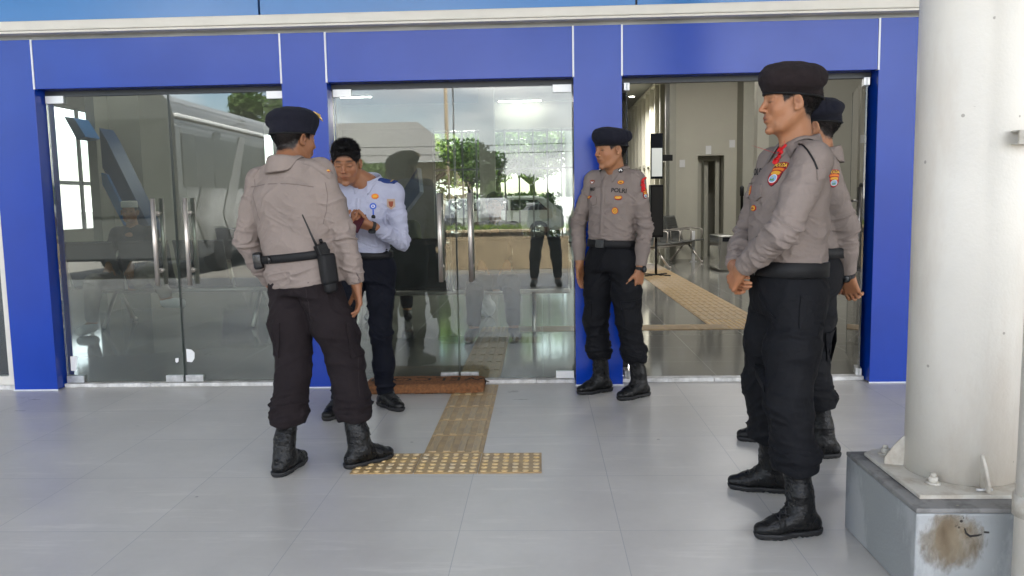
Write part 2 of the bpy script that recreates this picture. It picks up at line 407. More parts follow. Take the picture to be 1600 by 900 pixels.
# third bay stands open: the two leaves are swung inwards
def open_leaf(hxp, side):
    piv = Vector((hxp, 0.08, 0))
    d = MB().box(-0.006, 0.006, 0.0, 0.78, ZB, ZT, bev=0.001, seg=1)
    leaf = d.build('glass_door', M['glass'], bld); leaf.location = piv
    leaf.rotation_euler = (0, 0, math.radians(-side * (4 if side < 0 else 15)))
    h = MB().box(-0.018, 0.018, 0.0, 0.125, ZT - 0.045, ZT + 0.004, bev=0.0015); h.build('top_patch', M['steel_patch'], leaf)
    h = MB().box(-0.018, 0.018, 0.0, 0.125, ZB - 0.002, ZB + 0.046, bev=0.0015); h.build('bottom_patch', M['steel_patch'], leaf)
    h = MB().box(-0.0075, 0.0075, 0.7785, 0.7815, ZB, ZT); h.build('edge_seal', M['edge'], leaf)
    t = MB()
    for sg in (-1, 1):
        t.tube([(sg * 0.062, 0.70, 0.70), (sg * 0.062, 0.70, 1.285)], 0.0155, n=16)
        for z in (0.8, 1.185): t.tube([(0, 0.70, z), (sg * 0.062, 0.70, z)], 0.009, n=10)
    t.build('handle', M['steel'], leaf)
open_leaf(0.565, -1); open_leaf(2.095, 1)
# paper notices and tape scraps on the glass
pw = mat('white_paper_scrap', (0.8, 0.8, 0.8), 0.7)
def scrap(u0, v0, pts):
    q = [at(u, v, GY - 0.0075) for u, v in pts]
    m = MB().poly([(p.x, p.y, p.z) for p in q], (0, -0.0008, 0)); part(m, 'paper_scrap', pw)
scrap(0, 0, [(110, 557), (121, 556), (120, 568), (119, 580), (111, 579)])
scrap(0, 0, [(291, 545), (299, 546), (304, 551), (304, 560), (300, 566), (292, 565)])
scrap(0, 0, [(274, 560), (279, 559), (279, 565), (276, 567), (274, 565)])

# ---- tactile paving
M['tactile'] = mat('ochre_tactile_ceramic', (0.50, 0.325, 0.13), 0.42, noise=0.45, nscale=9, var=(0.30, 0.21, 0.12), rvar=0.1)
M['tactile_dot'] = mat('worn_yellow_stud', (0.66, 0.43, 0.15), 0.38, noise=0.5, nscale=7, var=(0.55, 0.45, 0.30))
M['tactile_bar'] = mat('worn_brown_bar', (0.50, 0.35, 0.17), 0.45, noise=0.5, nscale=22, var=(0.33, 0.25, 0.16), stretch=(3, 0.6, 1))
TS = 0.2925
def tactile(kind):
    t = empty('tactile_tile')
    MB().box(-TS / 2 + .0015, TS / 2 - .0015, -TS / 2 + .0015, TS / 2 - .0015, 0.0005, 0.005, bev=0.001, seg=1).build('base', M['tactile'], t)
    d = MB()
    if kind == 'dot':
        for i in range(6):
            for j in range(6):
                c = ((i - 2.5) * 0.048, (j - 2.5) * 0.048)
                d.lathe([(0.0155, 0.004), (0.0145, 0.0075), (0.011, 0.0098), (0.004, 0.0102)], (c[0], c[1], 0), n=14)
        d.build('studs', M['tactile_dot'], t)
    else:
        for i in range(4):
            x = (i - 1.5) * 0.071
            d.box(x - 0.019, x + 0.019, -0.132, 0.132, 0.003, 0.0098, bev=0.0045)
        d.build('bars', M['tactile_bar'], t)
    return t
dot0, bar0 = tactile('dot'), tactile('bar'); used = set()
def place_tile(proto, x, y, rz=0, group=None, label=None):
    o = proto if proto.name not in used else copy_tree(proto)
    used.add(proto.name); o.location = (x, y, 0); o.rotation_euler = (0, 0, rz)
    tag(o, label, 'paving tile', group); return o
ord_ = ['leftmost, under the boot of the officer with his back turned', 'middle one, at the foot of the ribbed path', 'rightmost, with bare grey floor beyond it']
for i in range(3):
    place_tile(dot0, -0.889 + TS * (i + .5), 3.53 + TS / 2, 0, 'studded tactile tiles outside', 'ochre studded tactile tile, %s' % ord_[i])
names = ['first ribbed tactile tile up from the studded row', 'second ribbed tactile tile up from the studded row', 'third ribbed tactile tile up from the studded row', 'ribbed tactile tile just in front of the coir mat', 'ribbed tactile tile half hidden by the coir mat at the sill']
for j in range(5):
    place_tile(bar0, -0.889 + TS * 1.5 + .006, 3.53 + TS * (j + 1.5) + .003 * (j + 1), 0, 'ribbed tactile tiles outside', names[j])
G3 = 'tactile tiles inside the hall'
for j in range(7):
    place_tile(bar0, -0.447, 5.62 + TS * j, 0, G3, 'dull brown tactile tile of the strip behind the closed middle doors')
for i in range(11):
    place_tile(dot0 if i in (0, 8) else bar0, -0.447 + TS * i, 5.62 + TS * 7, 0 if i in (0, 8) else math.pi / 2, G3, 'dull brown tactile tile of the cross strip inside the hall')
for i in range(2):
    for j in range(26):
        place_tile(bar0 if j else dot0, -0.447 + TS * (7.5 + i), 5.62 + TS * (8 + j) + .004, 0, G3, 'brown tactile tile of the double strip running into the hall by the open door')

# ---- plaza, ceiling of the hall, interior walls
M['wall_in'] = mat('cream_hall_wall', (0.50, 0.48, 0.40), 0.6, noise=0.06, nscale=1.2)
M['wall_in2'] = mat('olive_hall_wall', (0.37, 0.36, 0.30), 0.6, noise=0.06, nscale=1.2)
M['ceil'] = mat('grey_ceiling', (0.22, 0.22, 0.20), 0.8)
HY = 22.0
def P(u, v, Y): return at(u, v, Y)
# cream wall seen through the open door, with a recessed doorway
WYI = 16.5
b = MB()
xl = P(1046, 300, WYI).x; dx0, dx1 = P(1090, 300, WYI).x, P(1131, 300, WYI).x; dz = P(1110, 243, WYI).z
b.box(xl, dx0, WYI, WYI + 0.35, 0, 6.0); b.box(dx1, 30, WYI, WYI + 0.35, 0, 6.0); b.box(dx0, dx1, WYI + 0.001, WYI + 0.349, dz, 5.999)
part(b, 'hall_wall', M['wall_in'])
b = MB(); b.box(dx0 + .04, dx0 + .12, WYI + 0.25, WYI + 0.34, 0, dz - .01); b.box(dx1 - .12, dx1 - .04, WYI + 0.25, WYI + 0.34, 0, dz - .01); b.box(dx0 + .121, dx1 - .121, WYI + 0.25, WYI + 0.34, dz - .09, dz - .01)
part(b, 'doorway_frame', M['wall_in2'])
part(MB().box(dx0 - .1, dx1 + 3, WYI + 1.4, WYI + 1.5, 0, 4.5), 'back_room_wall', M['wall_in2'])
HY = 23.0
# pilasters
for u0, u1, yy, mm in ((1160, 1178, WYI - 0.5, 'wall_in2'), (1046, 1056, WYI - 0.25, 'wall_in2')):
    part(MB().box(P(u0, 300, yy).x, P(u1, 300, yy).x, yy, yy + 0.495, 0, 6), 'pilaster', M[mm])
# nearer wall block on the right
part(MB().box(P(1196, 300, 12.5).x, 30, 12.5, 12.9, 0, 6.0), 'hall_wall', M['wall_in2'])
part(MB().box(P(1182, 300, 12.3).x, P(1200, 300, 12.3).x, 12.3, 12.499, 0, 6.0), 'pilaster', M['wall_in'])
# left interior wall with tall window slots
xw = -7.5
b = MB(); b.box(xw - 0.2, xw, 5.5, 22, 2.85, 6); b.box(xw - .2, xw, 5.5, 22, 0, 0.9)
b.box(xw - 0.199, xw - 0.001, 5.5, 12.2, 0.9, 2.85); b.box(xw - 0.199, xw - 0.001, 14.2, 22, 0.9, 2.85)
part(b, 'side_wall', M['wall_in'])
b = MB(); b.box(xw - .12, xw - .08, 12.2, 14.2, 1.62, 1.68); b.box(xw - .12, xw - .08, 13.17, 13.23, .9, 2.85); part(b, 'side_window_frame', M['joint'])
XL = 3.24
sheet('hall_floor_far', .95, 6, 26.2, 32, 0.0, M['floor_in'])
part(MB().box(XL + .12, XL + .2, WYI + .35, 32, 0, 4.53), 'hall_wall', M['wall_in2'])
b = MB()
for k_ in range(15): b.box(XL, XL + .119, 17.2 + k_ * 1.0, 17.34 + k_ * 1.0, 0, 4.5)
for z_ in (2.2, 4.40): b.box(XL + .02, XL + .118, 17.0, 32, z_, z_ + .10)
part(b, 'louvre_posts', M['wall_in'])
part(MB().box(.96, XL + .2, 32, 32.1, 0, 4.5), 'hall_wall', M['wall_in2']); part(MB().box(.96, 1.1, 22, 32, 0, 4.5), 'hall_wall', M['wall_in2'])
# far glazed wall with steel mullions
def glazed(x0, x1, y, z1, step, tz, names=('mullions', 'glazing')):
    b = MB(); x = x0
    while x <= x1 + 0.01:
        b.box(x - 0.022, x + 0.022, y - 0.05, y + 0.05, 0.0, z1); x += step
    for z in tz: b.box(x0, x1, y - 0.045, y + 0.045, z - 0.025, z + 0.025)
    part(b, names[0], M['mull']); part(MB().box(x0, x1, y - 0.004, y + 0.004, 0, z1), names[1], M['glass_clear'])
M['mull'] = mat('grey_mullion', (0.22, 0.23, 0.22), 0.4, metal=0.3)
part(MB().box(-7.5, -3.0, HY - .3, HY - .1, 0, 3.3), 'hall_wall', M['wall_in2']); 
glazed(-3.0, .95, HY, 3.25, 0.40, (0.05, 2.15, 3.2))
part(MB().box(-8, 1.1, HY - .06, HY + .2, 3.25, 6), 'end_wall', M['wall_in'])
for u in (762, 520):
    x = P(u, 300, 18).x; part(MB().box(x - .17, x + .17, 18, 18.34, 0, 6), 'hall_column', M['wall_in'])
part(MB().box(-30, 30, 5.605, 26.4, 4.62, 4.72), 'hall_roof', M['ceil'])
part(MB().box(-8, 1.15, 5.46, 26, 4.0, 4.1), 'hall_ceiling', M['ceil'])
part(MB().box(1.15, 30, 5.46, 32, 4.54, 4.6), 'hall_ceiling', M['ceil'])
part(MB().box(1.151, 1.25, 5.46, 22, 4.0, 4.539), 'bulkhead', M['wall_in2'])
part(MB().box(-7.7, -7.5, 5.46, 5.5, 0, 4.0), 'side_wall_end', M['wall_in'])
# dark blue raking braces inside the hall
def brace(a, b_, w, t, m, nm='raking_brace'):
    a, b_ = Vector(a), Vector(b_); d = (b_ - a); n_ = Vector((d.z, 0, -d.x)).normalized() * w / 2
    o = MB().poly([a - n_, a + n_, b_ + n_, b_ - n_], (0, t, 0)); part(o, nm, m)
M['brace'] = mat('navy_brace', (0.012, 0.05, 0.15), 0.35)
M['brace2'] = mat('blue_brace', (0.03, 0.16, 0.42), 0.35)
YB = 9.0
o = MB().poly([P(155, 200, YB), P(166, 218, YB), P(242, 372, YB), P(222, 372, YB), P(160, 262, YB)], (0, .3, 0)); part(o, 'raking_brace', M['brace'])
o = MB().poly([P(100, 182, YB), P(115, 184, YB), P(134, 214, YB), P(120, 218, YB)], (0, .3, 0)); part(o, 'raking_brace', M['brace2'])
o = MB().poly([P(158, 270, YB - .05), P(166, 272, YB - .05), P(206, 352, YB - .05), P(196, 358, YB - .05), P(160, 288, YB - .05)], (0, .3, 0)); part(o, 'raking_brace', M['brace2'])
o = MB().poly([P(652, 262, YB), P(656, 300, YB), P(632, 332, YB), P(610, 330, YB)], (0, .3, 0)); part(o, 'raking_brace', M['brace'])
# columns inside the left bay
for u0, u1 in ((168, 225),):
    part(MB().box(P(u0, 300, 9.6).x, P(u1, 300, 9.6).x, 9.6, 10.4, 0, 4.0), 'hall_column', M['wall_in2'])
part(MB().box(P(142, 300, 9.3).x, P(156, 300, 9.3).x, 9.3, 9.6, 0, 4.0), 'hall_column', M['wall_in2'])

# ceiling lamps in the hall (they are lit in the photograph)
M['lamp'] = emit('lamp_diffuser', (1, 0.97, 0.9), 9)
M['lamp_rim'] = mat('lamp_rim', (0.7, 0.7, 0.7), 0.4)
def downlight(x, y, z, lab):
    t = empty('ceiling_lamp', (x, y, z), 0, lab, 'ceiling lamp', 'round ceiling lamps in the hall')
    MB().lathe([(0.10, -0.005), (0.10, -0.012), (0.085, -0.02), (0.07, -0.02)], n=20).build('rim', M['lamp_rim'], t)
    MB().lathe([(0.07, -0.022), (0.068, -0.024)], n=20).build('diffuser', M['lamp'], t)
def tubelight(x, y, z, lab, rz=0):
    t = empty('tube_lamp', (x, y, z), rz, lab, 'ceiling lamp', 'linear ceiling lamps in the hall')
    MB().box(-.6, .6, -.05, .05, -.03, -.005, bev=.004).build('housing', M['lamp_rim'], t)
    MB().box(-.58, .58, -.03, .03, -.045, -.031, bev=.004).build('diffuser', M['lamp'], t)
def ceil_at(u, v, z=4.0):
    d = ray(u, v); s = (z - CAM_Z) / d[2]; return d[0] * s, d[1] * s
for (u, v), w in {(217, 145): 'above the left pair of doors, nearest the blue pier', (305, 171): 'second, above the reflected bus roof', (341, 181): 'third from the left, just past the reflected roof line',
               (571, 178): 'first in the row over the guard in white', (646, 177): 'second over the middle doors, left of the door joint', (720, 175): 'third over the middle doors, right of the door joint', (797, 174): 'fourth over the middle doors', (874, 172): 'last over the middle doors, near the pier',
               (987, 150): 'upper one behind the open doorway', (975, 171): 'lower one behind the open doorway'}.items():
    x, y = ceil_at(u, v); downlight(x, y, 4.0, 'small round lit ceiling lamp, ' + w)
for (u, v), w in {(341, 152): 'top of the left doors', (545, 150): 'top left of the middle doors', (812, 156): 'top right of the middle doors'}.items():
    x, y = ceil_at(u, v); tubelight(x, y, 4.0, 'thin linear lit ceiling lamp, ' + w)
for x, y, en in ((-4.5, 9, 5), (-1, 10.5, 5), (3.4, 9.5, 16), (3.4, 13.0, 20), (-3, 15, 6), (2.2, 24, 45)):
    ld = bpy.data.lights.new('hall_lamp', 'AREA'); ld.energy = en; ld.size = 1.2; ld.size_y = 0.08; ld.shape = 'RECTANGLE'; ld.color = (1, 0.98, 0.95)
    lo = bpy.data.objects.new('hall_lamp_light', ld); COL.objects.link(lo); lo.location = (x, y, 3.93)

# ---- canopy over the entrance
can = empty('entrance_canopy', (0, 1, 4.6), 0, 'wide flat white canopy roof reaching out over the paved entrance', 'canopy')
MB().box(-30, 30, -2.6, 4.60, 0.001, 0.12).build('deck', mat('canopy_white', (0.7, 0.7, 0.68), 0.6), can)
b = MB()
b.box(-30, 30, -2.75, -2.601, -.10, .16, bev=.01); b.build('fascia', M['white_paint'], can)
# ------------------------------------------------------------------ people: implicit surfaces turned into one continuous mesh
def V(*a): return np.array(a, float)
def smin(a, b, k):
    if k <= 0: return np.minimum(a, b)
    h = np.clip(0.5 + 0.5 * (b - a) / k, 0, 1)
    return b * (1 - h) + a * h - k * h * (1 - h)

class Field:
    def __init__(s, lo, hi, h):
        s.lo = np.array(lo, float); s.h = h
        s.n = np.ceil((np.array(hi) - s.lo) / h).astype(int) + 1
        s.F = np.full(s.n, 1.0, np.float32)
    def _sub(s, lo, hi):
        a = np.clip(np.floor((lo - s.lo) / s.h).astype(int), 0, s.n - 1); b = np.clip(np.ceil((hi - s.lo) / s.h).astype(int) + 1, 1, s.n)
        sl = tuple(slice(a[i], b[i]) for i in range(3))
        ax = [(s.lo[i] + s.h * np.arange(a[i], b[i])).astype(np.float32) for i in range(3)]
        return sl, np.meshgrid(*ax, indexing='ij')
    def put(s, fn, lo, hi, k=0.0, op='add'):
        m = max(k, 0.004) + 3 * s.h
        sl, (X, Y, Z) = s._sub(np.array(lo) - m, np.array(hi) + m)
        if X.size == 0: return
        d = fn(X, Y, Z).astype(np.float32)
        if op == 'add': s.F[sl] = smin(s.F[sl], d, k)
        elif op == 'cut': s.F[sl] = -smin(-s.F[sl], d, k)       # subtract
        elif op == 'and': s.F[sl] = -smin(-s.F[sl], -d, k)
    def cone(s, a, b, ra, rb, k=0.01, flat=None, op='add'):
        a, b = np.array(a, float), np.array(b, float); R = max(ra, rb) * (1 if flat is None else max(1, flat[1]))
        ab = b - a; L2 = max(ab @ ab, 1e-9)
        def fn(X, Y, Z):
            px, py, pz = X - a[0], Y - a[1], Z - a[2]
            t = np.clip((px * ab[0] + py * ab[1] + pz * ab[2]) / L2, 0, 1)
            wx, wy, wz = px - t * ab[0], py - t * ab[1], pz - t * ab[2]
            q = wx * wx + wy * wy + wz * wz
            sc = 1.0
            if flat is not None:
                ax, f = flat; c = wx * ax[0] + wy * ax[1] + wz * ax[2]; q = q - c * c + (c / f) ** 2; sc = min(1.0, f)
            return (np.sqrt(np.maximum(q, 0)) - (ra + (rb - ra) * t)) * sc
        s.put(fn, np.minimum(a, b) - R, np.maximum(a, b) + R, k, op)
    def chain(s, pts, rs, k=0.02, flat=None, op='add'):
        for i in range(len(pts) - 1): s.cone(pts[i], pts[i + 1], rs[i], rs[i + 1], k, flat, op)
    def ell(s, c, r, R=None, k=0.01, op='add'):
        c = np.array(c, float); r = np.array(r, float) * np.ones(3); R = np.eye(3) if R is None else R
        m = r.max()
        def fn(X, Y, Z):
            p = [X - c[0], Y - c[1], Z - c[2]]
            q = [p[0] * R[0, j] + p[1] * R[1, j] + p[2] * R[2, j] for j in range(3)]
            k0 = np.sqrt(sum((q[j] / r[j]) ** 2 for j in range(3))); k1 = np.sqrt(sum((q[j] / r[j] ** 2) ** 2 for j in range(3)))
            return k0 * (k0 - 1) / np.maximum(k1, 1e-6)
        s.put(fn, c - m, c + m, k, op)
    def loft(s, o, R, sec, k=0.02, n=2.5, op='add', rnd=0.01):
        """sec rows: z, centre x, centre y, half width, half depth in the frame R (columns) at o"""
        sec = np.array(sec, float); o = np.array(o, float); z0, z1 = sec[0, 0], sec[-1, 0]
        from_z = sec[:, 0]; m = sec[:, 3:5].max() + np.abs(sec[:, 1:3]).max()
        zz = np.linspace(z0, z1, 64); tab = []
        for j in range(1, 5):                       # smooth interpolation
            v = np.interp(zz, from_z, sec[:, j]); vp = np.r_[[v[0]] * 3, v, [v[-1]] * 3]
            tab.append(np.convolve(vp, np.ones(7) / 7, 'valid'))
        def fn(X, Y, Z):
            p = [X - o[0], Y - o[1], Z - o[2]]
            x, y, z = [p[0] * R[0, j] + p[1] * R[1, j] + p[2] * R[2, j] for j in range(3)]
            cx, cy, hw, hd = [np.interp(z, zz, t) for t in tab]
            e = ((np.abs(x - cx) / hw) ** n + (np.abs(y - cy) / hd) ** n) ** (1 / n)
            d = (e - 1) * np.minimum(hw, hd)
            q = np.maximum(z0 - z, z - z1)
            return -smin(-d, -q, rnd)
        c0 = o + R[:, 2] * z0; c1 = o + R[:, 2] * z1
        s.put(fn, np.minimum(c0, c1) - m, np.maximum(c0, c1) + m, k, op)
    def plane(s, p, nrm, k=0.004):
        """keep the side the normal points away from"""
        p = np.array(p, float); nrm = np.array(nrm, float); nrm /= np.linalg.norm(nrm)
        def fn(X, Y, Z): return (X - p[0]) * nrm[0] + (Y - p[1]) * nrm[1] + (Z - p[2]) * nrm[2]
        s.put(fn, s.lo - 1, s.lo + s.h * s.n + 1, k, 'and')
    def mesh(s, smooth=2, lam=0.5):
        F = s.F; ins = F < 0; n = F.shape
        c = np.zeros([x - 1 for x in n], np.uint8)
        for dx in (0, 1):
            for dy in (0, 1):
                for dz in (0, 1): c += ins[dx:n[0] - 1 + dx, dy:n[1] - 1 + dy, dz:n[2] - 1 + dz]
        cell = np.argwhere((c > 0) & (c < 8)); idx = np.full(c.shape, -1, np.int32); idx[tuple(cell.T)] = np.arange(len(cell))
        acc = np.zeros((len(cell), 3)); cnt = np.zeros(len(cell))
        cs = [(0, 0, 0), (1, 0, 0), (0, 1, 0), (1, 1, 0), (0, 0, 1), (1, 0, 1), (0, 1, 1), (1, 1, 1)]
        val = [F[cell[:, 0] + a, cell[:, 1] + b, cell[:, 2] + d] for a, b, d in cs]
        for i in range(8):
            for ax in range(3):
                if cs[i][ax]: continue
                j = cs.index(tuple(cs[i][q] + (q == ax) for q in range(3)))
                a, b = val[i], val[j]; m = (a < 0) != (b < 0)
                t = np.where(m, a / np.where(m, a - b, 1), 0)
                p = np.tile(np.array(cs[i], float), (len(cell), 1)); p[:, ax] += t
                acc[m] += p[m]; cnt[m] += 1
        co = s.lo + (cell + acc / cnt[:, None]) * s.h
        quads = []
        for ax in range(3):
            sl0 = [slice(None)] * 3; sl1 = [slice(None)] * 3; sl0[ax] = slice(0, -1); sl1[ax] = slice(1, None)
            ch = np.argwhere(ins[tuple(sl0)] != ins[tuple(sl1)])
            u, v = (ax + 1) % 3, (ax + 2) % 3
            ok = (ch[:, u] > 0) & (ch[:, v] > 0) & (ch[:, u] < n[u] - 1) & (ch[:, v] < n[v] - 1); ch = ch[ok]
            q = []
            for du, dv in ((-1, -1), (0, -1), (0, 0), (-1, 0)):
                e = ch.copy(); e[:, u] += du; e[:, v] += dv; q.append(idx[tuple(e.T)])
            q = np.stack(q, 1); fl = ~ins[tuple(ch.T)]
            q[fl] = q[fl][:, ::-1]; quads.append(q)
        q = np.concatenate(quads)
        q = q[(q >= 0).all(1)]
        for _ in range(smooth):
            sm = np.zeros_like(co); k = np.zeros(len(co))
            for a, b in ((0, 1), (1, 2), (2, 3), (3, 0)):
                for w in range(3):
                    sm[:, w] += np.bincount(q[:, a], co[q[:, b], w], len(co)) + np.bincount(q[:, b], co[q[:, a], w], len(co))
                k += np.bincount(q[:, a], minlength=len(co)) + np.bincount(q[:, b], minlength=len(co))
            co = co + lam * (sm / np.maximum(k, 1)[:, None] - co)
        return co, q

def normals(co, q):
    nn = np.cross(co[q[:, 2]] - co[q[:, 0]], co[q[:, 3]] - co[q[:, 1]])
    out = np.zeros_like(co)
    for i in range(4):
        for w in range(3): out[:, w] += np.bincount(q[:, i], nn[:, w], len(co))
    return out / np.maximum(np.linalg.norm(out, axis=1), 1e-9)[:, None]

_rs = np.random.RandomState(5); _lat = _rs.rand(64, 64, 64).astype(np.float32)
def noise3(p, f=1.0, off=0.0):
    p = p * f + off + 1000.0; i = np.floor(p).astype(int); t = p - i; t = t * t * (3 - 2 * t); i &= 63; j = (i + 1) & 63
    r = 0
    for a in (0, 1):
        for b in (0, 1):
            for c in (0, 1):
                w = (t[:, 0] if a else 1 - t[:, 0]) * (t[:, 1] if b else 1 - t[:, 1]) * (t[:, 2] if c else 1 - t[:, 2])
                r = r + w * _lat[(j if a else i)[:, 0], (j if b else i)[:, 1], (j if c else i)[:, 2]]
    return r * 2 - 1

def ridge(x):                       # soft ridge profile: rounded crest, tight valley
    s = np.sin(x); return 1 - 2 * (1 - np.abs(s)) ** 1.6 if False else (np.abs(s) ** 0.7) * 2 - 1

def folds(co, nrm, specs, base=0.0015, seed=0.0):
    d = base * noise3(co, 10, seed) + base * 0.3 * noise3(co, 30, seed + 9)
    q = co * np.array([7.0, 7.0, 13.0]) + noise3(co, 5, seed + 2)[:, None] * 1.2
    d = d + base * 1.5 * (np.clip(1 - np.abs(noise3(q, 1.0, seed + 4)) * 2.4, 0, 1) ** 1.4 - .3)
    for c, rad, direction, freq, amp in specs:
        # c centre, rad reach, direction the folds are stacked along, freq folds per metre, amp in metres
        c = np.array(c, float); u = np.array(direction, float); u = u / np.linalg.norm(u)
        rr = np.linalg.norm((co - c) / (rad if np.isscalar(rad) else np.array(rad)), axis=1)
        m = np.exp(-(rr ** 2) * 1.6)
        a1 = np.cross(u, [0.3, 0.2, 0.93] if abs(u[2]) < .8 else [1, .2, 0]); a1 /= np.linalg.norm(a1); b1 = np.cross(u, a1); p = co - c
        warp = noise3(co, 7, seed + 3.3)
        q = np.stack([(p @ u) * freq * 1.15 + warp * .9, (p @ a1) * freq * .30, (p @ b1) * freq * .30], 1)
        r1 = np.clip(1 - np.abs(noise3(q, 1.0, seed + 11)) * 2.3, 0, 1) ** 1.9; r2 = np.clip(1 - np.abs(noise3(q, 1.9, seed + 17)) * 2.3, 0, 1) ** 1.8
        d = d + amp * m * (r1 * 2.2 + r2 * 1.1 - .8)
    return co + nrm * d[:, None]

def to_mesh(name, co, q, colors=None):
    me = bpy.data.meshes.new(name)
    me.vertices.add(len(co)); me.vertices.foreach_set('co', co.astype(np.float32).ravel())
    me.loops.add(len(q) * 4); me.loops.foreach_set('vertex_index', q.astype(np.int32).ravel())
    me.polygons.add(len(q)); me.polygons.foreach_set('loop_start', np.arange(0, len(q) * 4, 4, dtype=np.int32))
    me.update(calc_edges=True)
    if colors is not None:
        ca = me.color_attributes.new('Col', 'FLOAT_COLOR', 'POINT')
        ca.data.foreach_set('color', np.c_[colors, np.ones(len(colors))].astype(np.float32).ravel())
    me.validate()
    return me

def nz_(v): v = np.array(v, float); return v / np.linalg.norm(v)
def frame(yaw, pitch=0.0, roll=0.0):
    """columns: his left, his back, up.  yaw 0 faces -Y, positive turns towards +X; pitch > 0 bows forward"""
    m = Matrix.Rotation(yaw, 3, 'Z') @ Matrix.Rotation(pitch, 3, 'X') @ Matrix.Rotation(roll, 3, 'Y')
    return np.array(m)
def ik(a, c, l1, l2, hint):
    a, c = np.array(a, float), np.array(c, float); d = c - a; L = np.linalg.norm(d)
    if L > (l1 + l2) * 0.998: c = a + d / L * (l1 + l2) * 0.998; d = c - a; L = np.linalg.norm(d)
    x = (l1 * l1 - l2 * l2 + L * L) / (2 * L); h = math.sqrt(max(l1 * l1 - x * x, 0)); u = d / L
    w = np.array(hint, float) - a; w = w - u * (w @ u); w = w / max(np.linalg.norm(w), 1e-6)
    return a + u * x + w * h, c

SKIN = (0.37, 0.175, 0.085)
M['skin'] = mat('skin', SKIN, 0.48, vcol=True, noise=0.35, nscale=32, var=(0.80, 0.70, 0.64), bump=0.16, bscale=260, spec=0.45)
for _n in M['skin'].node_tree.nodes:
    if _n.type == 'BSDF_PRINCIPLED':
        _n.inputs['Subsurface Weight'].default_value = 0.12; _n.inputs['Subsurface Radius'].default_value = (0.01, 0.004, 0.002); _n.inputs['Subsurface Scale'].default_value = 1.0
def cloth(name, col, var, rough=0.85, nscale=8, n=0.35, weave=900, sheen=0.0):
    m = mat(name, col, rough, noise=n, nscale=nscale, var=var, spec=0.2, sheen=sheen)
    t = m.node_tree; nn = t.nodes; k = t.links.new; c = [x for x in nn if x.type == 'TEX_COORD'][0]; p = nn['Principled BSDF']
    a = nn.new('ShaderNodeTexNoise'); a.inputs['Scale'].default_value = 24; a.inputs['Detail'].default_value = 5; a.inputs['Distortion'].default_value = 1.2
    b = nn.new('ShaderNodeTexNoise'); b.inputs['Scale'].default_value = weave; b.inputs['Detail'].default_value = 1
    k(c.outputs['Object'], a.inputs['Vector']); k(c.outputs['Object'], b.inputs['Vector'])
    ad = nn.new('ShaderNodeMath'); ad.operation = 'MULTIPLY_ADD'; k(b.outputs['Fac'], ad.inputs[0]); ad.inputs[1].default_value = 0.10; k(a.outputs['Fac'], ad.inputs[2])
    bp = nn.new('ShaderNodeBump'); bp.inputs['Strength'].default_value = 0.5; bp.inputs['Distance'].default_value = 0.009; k(ad.outputs[0], bp.inputs['Height']); k(bp.outputs[0], p.inputs['Normal'])
    return m
M['shirt'] = cloth('taupe_uniform_cloth', (0.255, 0.210, 0.188), (0.220, 0.181, 0.161))
M['shirt_worn'] = cloth('faded_taupe_uniform_cloth', (0.272, 0.223, 0.199), (0.234, 0.192, 0.171))
M['trousers'] = cloth('black_navy_ripstop', (0.0044, 0.0047, 0.0066), (0.0074, 0.0078, 0.0100), 0.74)
M['trousers_brown'] = cloth('dark_brown_black_trouser_cloth', (0.0115, 0.0080, 0.0092), (0.016, 0.0115, 0.013), 0.85)
M['trousers_navy'] = cloth('dark_navy_trouser_cloth', (0.003, 0.004, 0.009), (0.005, 0.006, 0.012), 0.8)
M['white_shirt'] = cloth('pale_lilac_white_shirt_cloth', (0.43, 0.44, 0.55), (0.37, 0.38, 0.49), 0.8)
M['beret'] = cloth('black_wool_felt', (0.008, 0.009, 0.016), (0.012, 0.012, 0.020), 0.95, nscale=40, sheen=0.02)
M['beret_brown'] = cloth('brown_black_wool_felt', (0.017, 0.012, 0.013), (0.024, 0.017, 0.018), 0.95, nscale=40, sheen=0.02)
M['boot'] = mat('black_leather', (0.005, 0.005, 0.0055), 0.30, noise=0.4, nscale=40, var=(0.012, 0.012, 0.012), bump=0.5, bscale=70, rvar=0.12, spec=.26)
M['sock'] = mat('black_canvas_shaft', (0.012, 0.012, 0.014), 0.65, bump=0.3, bscale=250)
M['belt'] = mat('black_web_belt', (0.006, 0.006, 0.007), 0.55, bump=0.2, bscale=300, spec=.3)
M['hair'] = mat('black_hair', (0.006, 0.005, 0.005), 0.6, spec=.25, bump=0.9, bscale=260, stretch=(1, 1, 0.35))
M['eye_white'] = mat('eye_white', (0.62, 0.58, 0.55), 0.25)
M['iris'] = mat('dark_iris', (0.012, 0.007, 0.005), 0.15)

